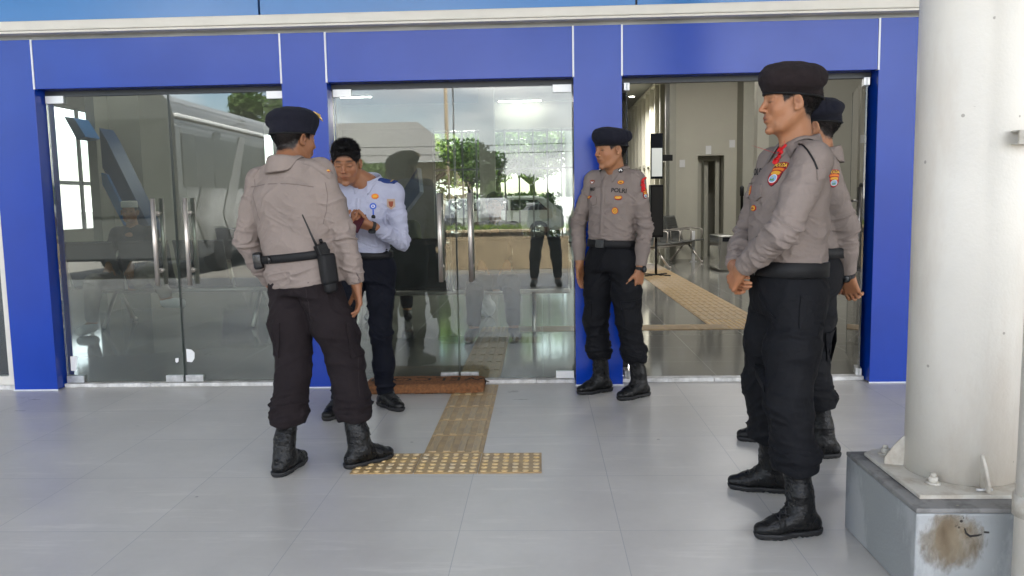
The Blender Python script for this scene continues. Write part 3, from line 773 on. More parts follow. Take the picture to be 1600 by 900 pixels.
def head_prims(F, c, R, nk_base, fat=1.0):
    """c head centre (between the ears), R columns left, back, up"""
    def g(x, y, z): return c + R @ V(x, y, z)
    F.ell(g(0, .016, .030), (.0745, .094, .083), R, 0)
    F.ell(g(0, -.030, -.020), (.0625, .060, .086), R, .02)
    F.ell(g(0, -.038, -.070), (.047 * fat, .045, .038), R, .022)
    F.ell(g(0, -.080, -.100), (.020, .015, .014), R, .02)
    for s in (-1, 1):
        F.cone(g(s * .052, .012, -.035), g(s * .033, -.048, -.088), .018, .015, .025)          # jaw line
        F.ell(g(s * .038, -.064, -.022), (.019, .016, .022), R, .030)                            # cheekbone
        F.cone(g(s * .010, -.091, .024), g(s * .044, -.076, .026), .0065, .005, .016)             # brow
        F.ell(g(s * .031, -.098, .004), (.017, .0115, .0105), R, .013, 'cut')                    # eye socket
        F.ell(g(s * .031, -.0735, .003), (.0155, .0145, .0145), R, .003)                           # lids over the eyeball
        F.cone(g(s * .018, -.0865, .0065), g(s * .044, -.080, .0055), .0035, .003, .004)          # upper lid fold
    F.cone(g(0, -.088, .016), g(0, -.1085, -.021), .0065, .0095, .012)                           # nose
    F.ell(g(0, -.1085, -.0240), (.0090, .0085, .0080), R, .006)
    for s in (-1, 1):
        F.ell(g(s * .0118, -.0985, -.0275), (.0066, .0090, .0068), R, .005)
    F.ell(g(0, -.0835, -.054), (.028, .0135, .019), R, .014)                                        # mouth mound
    F.cone(g(-.014, -.0925, -.0525), g(.014, -.0925, -.0525), .0058, .0058, .006)
    F.cone(g(-.011, -.0905, -.0640), g(.011, -.0905, -.0640), .0066, .0066, .006)
    F.cone(g(-.021, -.0985, -.0583), g(.021, -.0985, -.0583), .0022, .0022, .004, op='cut')
    F.cone(g(-.014, -.099, -.080), g(.014, -.099, -.080), .005, .005, .010, op='cut')
    for s in (-1, 1):
        Re = R @ np.array(Matrix.Rotation(math.radians(12), 3, 'X') @ Matrix.Rotation(s * math.radians(-22), 3, 'Z'))
        F.ell(g(s * .081, .000, -.006), (.0065, .0180, .0305), Re, .006)
        F.ell(g(s * .0890, -.005, .002), (.0085, .0108, .0175), Re, .003, 'cut')
        F.ell(g(s * .0795, -.008, -.029), (.006, .008, .009), Re, .006)
        F.ell(g(s * .081, -.013, -.007), (.004, .0045, .008), Re, .004)
    # neck
    nb = np.array(nk_base, float)
    F.cone(g(0, .018, -.050), nb, .054 * fat, .060 * fat, .022)
    F.cone(g(0, -.030, -.092), nb + R @ V(0, -.030, -.006), .019, .024, .028)                     # throat

def face_color(co, c, R, base, hair_mode='crop', pale=1.0):
    p = (co - c) @ R; x, y, z = p.T
    base = np.array(base); col = np.tile(base, (len(co), 1))
    def mixc(m, k):
        nonlocal col
        m = np.clip(m, 0, 1)[:, None]; col = col * (1 - m) + np.array(k) * m
    near = np.linalg.norm(p, axis=1) < .19
    front = (y < -.05) & near
    bl = lambda cx, cy, cz, r: np.exp(-(((np.abs(x) - cx) ** 2 + (y - cy) ** 2 + (z - cz) ** 2) / r ** 2))
    mixc(near * bl(.042, -.07, -.025, .028) * .35, base * V(1.12, .86, .80))
    mixc(near * bl(0, -.11, -.024, .016) * .35, base * V(1.15, .85, .80))
    lip = np.exp(-(((x / .021) ** 4) + ((z + .058) / .0105) ** 4)) * (y < -.085) * near
    mixc(lip * .6, base * V(.80, .52, .52) * pale)
    mouth = np.exp(-(((x / .022) ** 4) + ((z + .0585) / .0022) ** 2)) * (y < -.085) * near
    mixc(mouth * .8, V(.07, .025, .02))
    bz = .0265 + .004 - .10 * np.maximum(np.abs(x) - .030, 0)
    brow = np.exp(-(((np.abs(x) - .031) / .019) ** 4 + ((z - bz) / .0048) ** 2)) * (y < -.06) * near
    mixc(brow * .88, V(.025, .015, .012))
    lash = np.exp(-(((np.abs(x) - .031) / .0145) ** 4 + ((z - .0025 - 0.0) / .0026) ** 2)) * (y < -.076) * near
    mixc(lash * .85, V(.03, .016, .012))
    lidsh = np.exp(-(((np.abs(x) - .031) / .019) ** 4 + ((z - .012) / .006) ** 2)) * front
    mixc(lidsh * .18, base * .55)
    nos = np.exp(-(((np.abs(x) - .0065) / .0035) ** 2 + ((z + .0335) / .003) ** 2)) * (y < -.094) * near
    mixc(nos * .85, V(.05, .02, .015))
    stub = np.exp(-(((z + .09) / .035) ** 2)) * (y < .0) * near * (np.abs(z + .058) > .004)
    mixc(stub * .06, base * .45)
    mus = np.exp(-(((x / .024) ** 4) + ((z + .043) / .006) ** 2)) * (y < -.085) * near
    mixc(mus * .14, base * .35)
    mixc(np.exp(-(((y + .006) / .009) ** 2 + ((z - .0) / .014) ** 2)) * (np.abs(x) > .074) * (np.abs(x) < .0865) * near * .6, base * V(.45, .32, .28))
    if hair_mode in ('crop', 'full'):
        nse = noise3(p, 60) * .006 + noise3(p, 220) * .006
        hl = np.where(y < .0, .012 + (-.055 - y) * -.2, .0)
        # side and back crop: behind the temple, above a line sinking to the nape
        line = np.interp(y, [-.09, -.056, -.044, -.03, .000, .022, .038, .09, .12], [.06, .05, -.004, .008, .020, -.030, -.056, -.068, -.068])
        m = 1 / (1 + np.exp(-np.clip((z + nse - line) / .0030, -30, 30)))
        ear = (np.abs(x) > .0765) & (y > -.03) & (y < .022) & (z < .032)
        m = m * (z > -.08) * near * (~ear)
        mixc(m * .97, V(.008, .006, .006))
    return col

def hand_prims(F, wrist, fdir, palm_n, side, curl=0.5, spread=0.1, sc=1.0, thumb_curl=.4, curls=None):
    """wrist point, fdir towards fingers, palm_n normal the palm faces, side +1 thumb on fdir x palm_n side"""
    f = nz_(fdir); n = nz_(np.array(palm_n) - f * (np.array(palm_n) @ f)); t = np.cross(f, n) * side   # t towards thumb
    w = np.array(wrist, float)
    F.cone(w - f * .02, w + f * .02 * sc, .026 * sc, .029 * sc, .012, (n, .72))
    # palm: a flat slab of four rays
    for i in range(4):
        o = (1.5 - i) * .0185 * sc
        F.cone(w + f * .018 * sc + t * o * .6, w + f * .085 * sc + t * o, .0155 * sc, .0115 * sc, .010, (n, .95))
    F.cone(w + f * .02 * sc + t * .022 * sc + n * .004, w + f * .055 * sc + t * .030 * sc + n * .008, .017 * sc, .014 * sc, .012)   # thenar
    lens = [(.040, .024, .020), (.044, .028, .021), (.041, .026, .020), (.033, .020, .018)]
    for i in range(4):
        o = (1.5 - i) * .0195 * sc; p = w + f * (.087 - abs(i - 1.2) * .0035) * sc + t * o
        cu = curls[i] if curls else curl * (1 + .12 * i)
        d = nz_(f + t * (1.5 - i) * spread * .5); ang = 0; r = .0092 * sc if i < 3 else .0080 * sc
        for j, L in enumerate(lens[i]):
            ang += cu * (.75, 1.0, .7)[j]
            dd = d * math.cos(ang) + n * math.sin(ang); e = p + dd * L * sc
            F.cone(p, e, r, r * .92, .0035 if j else .005); p = e; r *= .93
    p = w + f * .032 * sc + t * .030 * sc + n * .008; d0 = nz_(f * .72 + t * .62 + n * (.15 + .3 * thumb_curl)); r = .0108 * sc
    for j, L in enumerate((.032, .030, .024)):
        dd = nz_(d0 + (f * .35 - t * .30 + n * .35) * thumb_curl * j * .9); e = p + dd * L * sc
        F.cone(p, e, r, r * .92, .005); p = e; r *= .94

def make_person(S):
    root = np.array(S['root'], float); yaw = S['yaw']
    T = frame(yaw, S.get('lean', 0)); H = frame(S['hyaw'], S.get('hpitch', 0), S.get('hroll', 0))
    o = empty('person', root, 0, S['label'], 'person')
    pel = np.array(S['pelvis']) - root; ch = np.array(S['chest']) - root; hd = np.array(S['head']) - root
    up = nz_(ch - pel); R = np.stack([nz_(T[:, 0] - up * (T[:, 0] @ up)), np.zeros(3), up], 1); R[:, 1] = np.cross(R[:, 2], R[:, 0])
    TL = np.linalg.norm(ch - pel)                      # pelvis to shoulder-line centre
    fat = S.get('fat', 1.0)
    sh = {}; el = {}; wr = {}
    for s, k in ((1, 'L'), (-1, 'R')):
        sh[k] = ch + R @ V(s * S.get('shw', .165), .005, -.012)
        el[k], wr[k] = ik(sh[k], np.array(S['wrist' + k]) - root, S.get('ua', .285), S.get('fa', .25), np.array(S['elbow' + k]) - root)
    hip = {}; kn = {}; an = {}
    PR = frame(S.get('pyaw', yaw))
    for s, k in ((1, 'L'), (-1, 'R')):
        hip[k] = pel + PR @ V(s * .088, 0, -.06)
        an_t = np.array(S['ankle' + k]) - root; LL = np.linalg.norm(an_t - hip[k]) * S.get('bend', 1.007) / 2
        kn[k], an[k] = ik(hip[k], an_t, LL, LL, hip[k] * .5 + (np.array(S['ankle' + k]) - root) * .5 + PR @ V(s * .06, -.5, 0))
    nb = ch + R @ V(0, .022, .028)
    # ---------------- body
    pts = np.array([pel, ch, hd + H @ V(0, 0, .12), *sh.values(), *el.values(), *wr.values(), *kn.values(), *an.values()])
    lo = pts.min(0) - .16; hi = pts.max(0) + .16; hi[2] = (hd + V(0, 0, .14))[2]; lo[2] = -.005
    F = Field(lo, hi, S.get('res', .004))
    F.loft(pel, R, [(-.10, 0, 0, .12, .08), (.1, 0, 0, .11, .075), (TL - .12, 0, 0, .13, .075), (TL, 0, .01, .11, .05)], .02)
    F.cone(ch + R @ V(0, .01, -.05), nb, .07, .058, .03)
    for k in 'LR':
        F.chain([ch + R @ V(0, 0, -.03), sh[k], el[k], wr[k]], [.05, .036, .030, .0245], .02)
        F.cone(el[k] * .25 + wr[k] * .75, wr[k], .0265, .0245, .01)
        F.chain([hip[k], kn[k], an[k]], [.06, .04, .035], .02)
    head_prims(F, hd, H, nb, S.get('hfat', 1.0))
    for s, k in ((1, 'L'), (-1, 'R')):
        hh = S['hand' + k]
        hand_prims(F, wr[k] + nz_(hh['f']) * .008, hh['f'], hh['n'], hh.get('side', 1), hh.get('curl', .35), hh.get('spread', .1), hh.get('sc', .97), hh.get('tc', .4), hh.get('curls'))
    co, q = F.mesh(1, .5); skin = S.get('skin', SKIN)
    col = face_color(co, hd, H, skin, S.get('hair', 'crop'))
    for k in 'LR':                                       # knuckles and finger tips a little redder, nails pale
        d = np.linalg.norm(co - wr[k] - nz_(S['hand' + k]['f']) * .1, axis=1); m = np.clip(1 - d / .09, 0, 1)[:, None] * .35
        col = col * (1 - m) + np.array(skin) * V(1.1, .9, .85) * m
    bo = link('body', to_mesh('body', co, q, col), M['skin'], o, True)
    if S.get('hair', 'crop') == 'crop':                  # cropped hair below the beret
        pl = (co - hd) @ H; ok = np.flatnonzero((col[:, 0] < .05) & (pl[:, 1] > -.062) & (pl[:, 2] > -.075) & (pl[:, 2] < .06) & (np.linalg.norm(pl, axis=1) < .15) & ((pl[:, 1] > .015) | (np.abs(pl[:, 0]) < .0775)))
        rs = np.random.RandomState(3); pick = rs.choice(ok, min(len(ok) * 2, 7000)); nn_ = normals(co, q)[pick]; rt = co[pick] + rs.randn(len(pick), 3) * .0012
        dd = nn_ * .55 + H @ V(0, .15, -.75) + rs.randn(len(pick), 3) * .25; dd /= np.linalg.norm(dd, axis=1)[:, None]; ln = (.0035 + .0045 * np.clip((pl[pick, 2] + .05) / .06, 0, 1))[:, None] * (.6 + .8 * rs.rand(len(pick), 1))
        sd_ = np.cross(dd, rs.randn(len(pick), 3)); sd_ /= np.linalg.norm(sd_, axis=1)[:, None]; rt = rt - nn_ * .0005
        tv = np.stack([rt - sd_ * .0007, rt + sd_ * .0007, rt + dd * ln + sd_ * .0002, rt + dd * ln - sd_ * .0002], 1).reshape(-1, 3)
        link('hair', to_mesh('hair', tv, np.arange(len(tv)).reshape(-1, 4)), M['hair'], o)
    # eyes
    for s in (-1, 1):
        if S.get('eyes', True):
            e = MB(); cc = hd + H @ V(s * .0305, -.0752, .0012)
            e.ball(cc, (.0122, .0122, .0122 * S.get('open', .50)), 0, 3)
            e.ball(cc + H @ V(0, -.0090, -.0008), (.0062, .0036, .0060 * min(1, S.get('open', .50) * 1.35)), 1, 2, Matrix(H.tolist()))
            e.build('eye', [M['eye_white'], M['iris']], o)
    # ---------------- hair
    if S.get('hair') == 'full':
        F = Field(hd - .14, hd + .15, .003)
        F.ell(hd + H @ V(0, .014, .040), (.0785, .099, .088), H, 0)
        F.ell(hd + H @ V(0, -.030, .104), (.060, .055, .022), H, .02)
        cut = lambda a, n_: F.plane(hd + H @ V(*a), H @ V(*n_), .006)
        cut((0, 0, -.035), (0, 0, -1)); 
        F.ell(hd + H @ V(0, -.092, -.022), (.076, .060, .092), H, .004, 'cut')
        for s in (-1, 1): F.ell(hd + H @ V(s * .088, -.014, -.026), (.030, .036, .043), H, .006, 'cut')
        F.ell(hd + H @ V(0, .03, -.070), (.12, .14, .062), H, .01, 'cut')
        c2, q2 = F.mesh(1, .4); n2 = normals(c2, q2)
        p = (c2 - hd) @ H
        c2 = c2 + n2 * (noise3(p * V(1, 1, .35), 120) * .0018 + noise3(p, 60, 3) * .0015 + np.maximum(0, noise3(p, 170, 5)) * .002 * (p[:, 2] > .06))[:, None]
        rs = np.random.RandomState(9); pick = rs.choice(len(c2), 5200); root_ = c2[pick]; nn_ = normals(c2, q2)[pick]; pl = (root_ - hd) @ H
        flow = H @ V(0, -.35, .25); dd = nn_ * .75 + flow + rs.randn(len(pick), 3) * .28; dd /= np.linalg.norm(dd, axis=1)[:, None]
        ln = np.where(pl[:, 2] > .05, .013, .006)[:, None] * (.6 + .8 * rs.rand(len(pick), 1)); sd_ = np.cross(dd, rs.randn(len(pick), 3)); sd_ /= np.linalg.norm(sd_, axis=1)[:, None]
        tv = np.stack([root_ - nn_ * .002 - sd_ * .0011, root_ - nn_ * .002 + sd_ * .0011, root_ + dd * ln + sd_ * .0003, root_ + dd * ln - sd_ * .0003], 1).reshape(-1, 3)
        c2 = np.concatenate([c2, tv]); q2 = np.concatenate([q2, len(c2) - len(tv) + np.arange(len(tv)).reshape(-1, 4)])
        link('hair', to_mesh('hair', c2, q2), M['hair'], o, True)
    # ---------------- shirt
    Y = S.get('cloth', {})
    g = S.get('girth', 1.0); gd = S.get('depth', 1.0)
    hem = S.get('hem', .02)                             # above the pelvis point
    F = Field(lo - V(.03, .03, 0) + V(0, 0, pel[2] - .35), V(hi[0] + .03, hi[1] + .03, nb[2] + .09), .0045)
    F.loft(pel, R, [(hem, 0, 0, .158 * g, .118 * gd), (hem + .05, 0, -.004, .162 * g, .124 * gd), (TL * .45, 0, -.006, .166 * g, .124 * gd), (TL * .70, 0, -.004, .172 * g, .124 * gd), (TL * .86, 0, .002, .166 * g, .112 * gd), (TL - .01, 0, .010, .140, .084), (TL + .022, 0, .018, .098, .066), (TL + .040, 0, .022, .072, .062)], 0, n=2.35, rnd=.012)
    if hem < 0:
        pass
    for s, k in ((1, 'L'), (-1, 'R')):
        F.cone(ch + R @ V(s * .06, .012, .012), sh[k] + R @ V(0, 0, .012), .058, .050, .035)
        a = sh[k]; sl = S.get('slv', 1.0)
        mid = el[k] * .5 + a * .5; fm = el[k] * .45 + wr[k] * .55
        F.chain([a, mid, el[k], fm, wr[k]], [.064 * sl, .059 * sl, .052 * sl, .047 * sl, .037 * sl], .022)
        # pectoral mass joins the sleeve
        F.cone(a, ch + R @ V(s * .09, .0, -.12), .055, .05, .03)
    c1 = {}
    for k in 'LR':
        d = nz_(wr[k] - el[k]); cut = wr[k] - d * .006; c1[k] = (cut, d)
        def fn(X, Y_, Z, cut=cut, d=d):
            pl = (X - cut[0]) * d[0] + (Y_ - cut[1]) * d[1] + (Z - cut[2]) * d[2]
            rr = np.sqrt((X - cut[0]) ** 2 + (Y_ - cut[1]) ** 2 + (Z - cut[2]) ** 2) - .085
            return np.maximum(-pl, rr)
        F.put(fn, cut - .09, cut + .09, .003, 'cut')
    # neck opening, and an open collar
    F.ell(nb + R @ V(0, -.030, .055), (.050, .056, .078), R, .004, 'cut')
    c2, q2 = F.mesh(2, .5); n2 = normals(c2, q2)
    sp = []
    fa = S.get('foldamp', 1.0)
    for k in 'LR':
        d1 = nz_(el[k] - sh[k]); d2 = nz_(wr[k] - el[k])
        sp += [(el[k], .10, d1 + d2 + R[:, 1] * .25, 26, .0065 * fa), (el[k] * .4 + wr[k] * .6, .10, d2 + R[:, 0] * .3, 24, .0042 * fa), (wr[k] - d2 * .04, .06, d2, 40, .0035 * fa),
               (sh[k] * .6 + el[k] * .4, .09, d1 + R[:, 1] * .5, 17, .0040 * fa), (sh[k] - V(0, 0, .07) - R[:, 0] * (.03 if k == 'L' else -.03), .09, R[:, 2] + R[:, 0] * (.8 if k == 'L' else -.8), 22, .0045 * fa)]
    sp += [(pel + R @ V(0, 0, hem + .05), (.25, .25, .07), R[:, 2] + R[:, 0] * .18, 32, .0050 * fa), (pel + R @ V(.06, 0, TL * .45), (.16, .2, .13), R[:, 2] + R[:, 0] * .5, 17, .0045 * fa), (pel + R @ V(-.06, 0, TL * .5), (.16, .2, .13), R[:, 2] - R[:, 0] * .5, 15, .0045 * fa),
           (ch + R @ V(0, .08, -.12), (.14, .12, .10), R[:, 2] * .6 + R[:, 0], 12, .0028 * fa)]
    c20 = c2; c2 = folds(c2, n2, sp, .0022, S.get('seed', 0.0)); wz = np.clip(((c20 - pel) @ R[:, 2] - hem - .004) / .03, 0, 1)
    for k in 'LR':
        dk = -((c20 - c1[k][0]) @ c1[k][1]); nr = np.linalg.norm(c20 - c1[k][0], axis=1) < .09; wz = np.where(nr, np.minimum(wz, np.clip((dk - .004) / .025, 0, 1)), wz)
    c2 = c20 + (c2 - c20) * wz[:, None]
    # keep the cuff ends tidy
    shirt = link('shirt', to_mesh('shirt', c2, q2), M[S['shirt']], o, True)
    S['_shirt'] = (c2, q2)
    # button placket, pockets etc. are laid on by decal()
    # ---------------- trousers
    bag = S.get('bag', 1.0); cz = S.get('cuff', .255)
    F = Field(V(lo[0], lo[1], .0), V(hi[0], hi[1], pel[2] + .12), .0055)
    g = S.get('tgirth', g); gd = S.get('tdepth', gd)
    F.loft(pel, PR, [(-.13, 0, .004, .158, .118), (-.06, 0, .006, .168 * g, .126 * gd), (.02, 0, .002, .158 * g, .118 * gd), (.065, 0, 0, .150 * g, .112 * gd)], 0, n=2.4, rnd=.01)
    for s, k in ((1, 'L'), (-1, 'R')):
        h0 = hip[k] + PR @ V(0, .006, -.02); an_ = an[k]
        a = kn[k]; m1 = h0 * .5 + a * .5; m2 = a * .5 + an_ * .5; dd = nz_(an_ - a)
        tt = (a[2] - cz) / max(a[2] - an_[2], .01); e = a + (an_ - a) * tt
        F.chain([h0, m1, a, m2, e], [.096, .090 * bag, .075 * bag, .074 * bag, S.get('cuffr', .066) * bag], .03)
        if S.get('bloused', True): F.cone(e - dd * .03, e - dd * .005, .070 * bag, .064 * bag, .03)
    F.cone(hip['L'] - V(0, 0, .0), hip['R'] - V(0, 0, .0), .085, .085, .03)
    def fl(X, Y_, Z): return (cz - .012 + .006 * np.sin(X * 60) + .004 * np.sin(Y_ * 80)) - Z
    F.put(lambda X, Y_, Z: fl(X, Y_, Z), F.lo - 1, F.lo + F.h * F.n, .006, 'and')
    c3, q3 = F.mesh(2, .5); n3 = normals(c3, q3)
    sp = []
    for s, k in ((1, 'L'), (-1, 'R')):
        d1 = nz_(kn[k] - hip[k]); fo = PR @ V(0, -1, 0)
        e = kn[k] + (an[k] - kn[k]) * ((kn[k][2] - cz) / max(kn[k][2] - an[k][2], .01))
        sp += [(e + V(0, 0, .05), (.12, .12, .08), V(0, 0, 1) + PR[:, 0] * s * .3, 24, .011 * bag), (kn[k], (.12, .12, .13), V(0, 0, 1) + PR[:, 0] * s * .45, 15, .0085 * bag),
               (hip[k] - V(0, 0, .10), (.12, .16, .12), V(0, 0, 1) + PR[:, 0] * s * .9, 13, .0075), (hip[k] * .5 + kn[k] * .5, .13, V(0, 0, .8) - PR[:, 0] * s * .6, 11, .0065 * bag)]
    c30 = c3; c3 = folds(c3, n3, sp, .0035, S.get('seed', 0) + 20); wz = np.clip((c30[:, 2] - cz - .004) / .03, 0, 1)[:, None]; c3 = c30 + (c3 - c30) * wz
    trousers = link('trousers', to_mesh('trousers', c3, q3), M[S['trousers']], o, True)
    S['_trousers'] = (c3, q3)
    # ---------------- boots
    for s, k in ((1, 'L'), (-1, 'R')):
        toe = nz_(np.array([*S['toe' + k], 0.0])); a = an[k]; b0 = V(a[0], a[1], 0); sd_ = np.cross(V(0, 0, 1), toe)
        B = np.stack([sd_, -toe, V(0, 0, 1)], 1)       # left, back, up
        gg = lambda x, y, z: b0 + B @ V(x, y, z)
        F = Field(b0 - V(.24, .24, 0.0) - V(0, 0, .01), b0 + V(.24, .24, .36), .004)
        tall = S.get('boot', 'tall') != 'shoe'
        if tall:
            top = kn[k] + (an[k] - kn[k]) * ((kn[k][2] - .30) / (kn[k][2] - an[k][2]))
            F.chain([gg(0, .005, .085), top], [.043, .052], .02)
            F.cone(gg(0, -.012, .09), gg(0, -.010, .15), .040, .042, .03)
        else:
            F.cone(gg(0, .01, .06), gg(0, .01, .085), .036, .035, .02)
        F.cone(gg(0, .040, .040), gg(0, -.02, .062), .037, .040, .03)
        F.cone(gg(0, -.02, .062), gg(0, -.105, .042), .040, .036, .035)
        F.cone(gg(0.003, -.105, .036), gg(0.002, -.155, .034), .037, .031, .02, (V(0, 0, 1), .82))
        F.put(lambda X, Y_, Z: .014 - Z, F.lo, F.lo + F.h * F.n, .004, 'and')
        if tall:
            F.put(lambda X, Y_, Z: Z - .285, F.lo, F.lo + F.h * F.n, .004, 'and')
        c4, q4 = F.mesh(2, .5); n4 = normals(c4, q4)
        c4 = folds(c4, n4, [(gg(0, -.05, .075), .06, toe + V(0, 0, .4), 34, .0028), (gg(0, 0, .16), .07, V(0, 0, 1), 26, .0022)], .0006, 3 + s)
        bt = link('boot' if tall else 'shoe', to_mesh('boot', c4, q4), M['boot'], o, True)
        # sole: welted outline
        F = Field(b0 - V(.24, .24, .002), b0 + V(.24, .24, .07), .0035)
        F.cone(gg(0, .040, .022), gg(0, -.01, .022), .041, .037, 0); F.cone(gg(0, -.01, .022), gg(.002, -.10, .022), .036, .043, .03); F.cone(gg(.002, -.10, .022), gg(.002, -.15, .024), .043, .036, .02)
        F.put(lambda X, Y_, Z: np.abs(Z - .0125) - .0118, F.lo, F.lo + F.h * F.n, .003, 'and')
        hp = gg(0, -.025, .0)
        F.cone(gg(-.06, -.028, .0), gg(.06, -.028, .0), .009, .009, .002, op='cut')
        for j in range(-5, 5):
            y = j * .021 - .03
            for sx in (-1, 1): F.cone(gg(sx * .030, y, -.001), gg(sx * .06, y, -.001), .0045, .0045, 0, op='cut')
        c5, q5 = F.mesh(1, .5)
        link('sole', to_mesh('sole', c5, q5), M['black_rubber'], bt, True)
        # laces
        lm = MB()
        bv = BVHTree.FromPolygons([tuple(x) for x in c4], [tuple(x) for x in q4])
        def snap(p, frm):
            d = Vector(p) - Vector(frm); L_ = d.length; h = bv.ray_cast(Vector(p) + d.normalized() * .15, -d.normalized(), .3)
            return (h[0] + d.normalized() * .002) if h[0] else Vector(p)
        nl = 8 if tall else 4
        for j in range(nl):
            tz = j / 7
            y0 = -.085 + tz * .055 * (1 if tall else .9); z0 = .070 + tz * .19 if tall else .062 + tz * .06
            ctr = gg(0, y0 + .05, z0 - .03)
            row = []
            for x in np.linspace(-1, 1, 5): row.append(snap(gg(x * .020, y0, z0 - abs(x) * .004), ctr))
            lm.tube(row, .0021, n=6)
            for e_ in (row[0], row[-1]): lm.ball(e_, .0036, sub=1)
            if j < nl - 1:
                y1 = -.085 + (j + 1) / 7 * .055; z1 = .070 + (j + 1) / 7 * .19 if tall else .062 + (j + 1) / 7 * .06
                for sx in (-1, 1): lm.tube([row[2 + sx * 2], snap(gg(0, (y0 + y1) / 2, (z0 + z1) / 2), gg(0, (y0 + y1) / 2 + .05, (z0 + z1) / 2 - .03)), snap(gg(-sx * .020, y1, z1 - .004), gg(0, y1 + .05, z1 - .03))], .0018, n=6)
        lm.build('laces', M['black_rubber'], bt)
    # ---------------- belt
    bz = S.get('beltz', .045); bh = S.get('belth', .024)
    rings = []
    m = MB(); n_ = 72; b = bmesh.new(); rr = []
    bw = BVHTree.FromPolygons([tuple(x) for x in c2], [tuple(x) for x in q2]); bw2 = BVHTree.FromPolygons([tuple(x) for x in c3], [tuple(x) for x in q3])
    def rad(th, z):
        c_ = pel + R @ V(0, 0, z); d = Vector(R @ V(math.cos(th), math.sin(th), 0)); best = .08
        for T_ in (bw, bw2):
            h = T_.ray_cast(Vector(c_), d, .5)     # from the inside outwards
            if h[0] and h[3] < .24: best = max(best, h[3])
        return c_, d, best
    rads = np.array([max(rad(2 * math.pi * i / n_, bz)[2], 0) for i in range(n_)])
    lim = np.median(rads) * 1.2; rads = np.minimum(rads, lim)
    th_ = 2 * np.pi * np.arange(n_) / n_; rads = np.minimum(rads, 1.05 / np.sqrt((np.cos(th_) / (.160 * S.get('girth', 1) + .008)) ** 2 + (np.sin(th_) / (.122 * S.get('depth', 1) + .008)) ** 2))
    for _ in range(4): rads = (np.roll(rads, 1) + rads * 2 + np.roll(rads, -1)) / 4
    S['_belt'] = (pel, R, bz, rads)
    prof = [(-bh, -.008), (-bh, .009), (-bh * .9, .0125), (bh * .9, .0125), (bh, .009), (bh, -.008)]
    for i in range(n_):
        th = 2 * math.pi * i / n_; d = V(math.cos(th), math.sin(th), 0)
        rr.append([b.verts.new(Vector(pel + R @ (d * (rads[i] + q_) + V(0, 0, bz + z_)))) for z_, q_ in prof])
    for i in range(n_):
        A, Bq = rr[i], rr[(i + 1) % n_]
        for j in range(len(prof) - 1): b.faces.new((A[j], Bq[j], Bq[j + 1], A[j + 1]))
    m._take(b, 0, True)
    belt = m.build('belt', M['belt'], o)
    S['_o'] = o; S['_bv'] = bw; S['_bvt'] = bw2; S['_hd'] = hd; S['_H'] = H; S['_R'] = R; S['_pel'] = pel; S['_ch'] = ch; S['_wr'] = wr; S['_el'] = el; S['_sh'] = sh; S['_TL'] = TL; S['_root'] = root; S['_nb'] = nb; S['_kn'] = kn; S['_hip'] = hip; S['_PR'] = PR
    collar(S)
    return S

def collar(S):
    """open shirt collar: two leaves folded over a stand"""
    nb, H, R, ch = S['_nb'], S['_H'], S['_R'], S['_ch']
    Rt = S['_R']; n_ = 40; b = bmesh.new(); rows = []
    op = S.get('collar_open', .55)
    for i in range(n_ + 1):
        th = -math.pi / 2 + op / 2 + (2 * math.pi - op) * i / n_           # starts front (local -y), runs round the back
        x, y = math.cos(th), math.sin(th); front = max(0, -y)
        row = []
        bk = max(0, y)
        for (rad_, z) in ((.066, .010), (.0640, .044 + .018 * bk), (.0690, .050 + .020 * bk), (.078, .042 + .016 * bk), (.098 + .006 * front - .008 * bk, .004 - .014 * front ** 2 - .004 * bk)):
            cc = V(0, .012 + .004 * bk, -.024 * front * (1.0))
            pnt = nb + Rt @ (V(x * rad_ * .98, y * rad_ * .98 - .010, z) + cc)
            row.append(b.verts.new(Vector(pnt)))
        # collar point drops at the front ends
        if i in (0, 1, n_ - 1, n_): row[4].co += Vector(Rt @ V(x * .012, -.010, -.022))
        for j_, lift_ in ((4, .004), (3, .016)):
            h = S['_bv'].ray_cast(row[j_].co + Vector((0, 0, .12)), Vector((0, 0, -1)), .25)
            if h[0] is not None and (j_ == 4 or row[3].co.z < h[0].z + lift_): row[j_].co.z = max(h[0].z + lift_, row[j_].co.z - .016)
        rows.append(row)
    for A, B in zip(rows, rows[1:]):
        for j in range(4): b.faces.new((A[j], B[j], B[j + 1], A[j + 1]))
    me = bpy.data.meshes.new('collar'); bmesh.ops.recalc_face_normals(b, faces=b.faces[:]); b.to_mesh(me); b.free()
    c = link('collar', me, M[S['shirt']], S['_o'], True)
    md = c.modifiers.new('s', 'SOLIDIFY'); md.thickness = .003; md.offset = 0
    md = c.modifiers.new('u', 'SUBSURF'); md.levels = 1; md.render_levels = 1
    return c

# ------------- things laid on the cloth
def project(S, bv, origin, nrm, upv, pts2, lift, reach=.12):
    """pts2 in metres on the tangent plane -> points lying on the cloth"""
    o = np.array(origin, float); n = nz_(nrm); u = np.array(upv, float); u = nz_(u - n * (u @ n)); r = np.cross(u, n)
    out = []; last = None
    for x, y in pts2:
        p = o + r * x + u * y
        h = bv.ray_cast(Vector(p + n * reach), Vector(-n), reach * 2.2)
        q = h[0] if h[0] is not None else None
        if q is None: q = Vector(p)
        out.append(q + Vector(n) * lift)
    return out

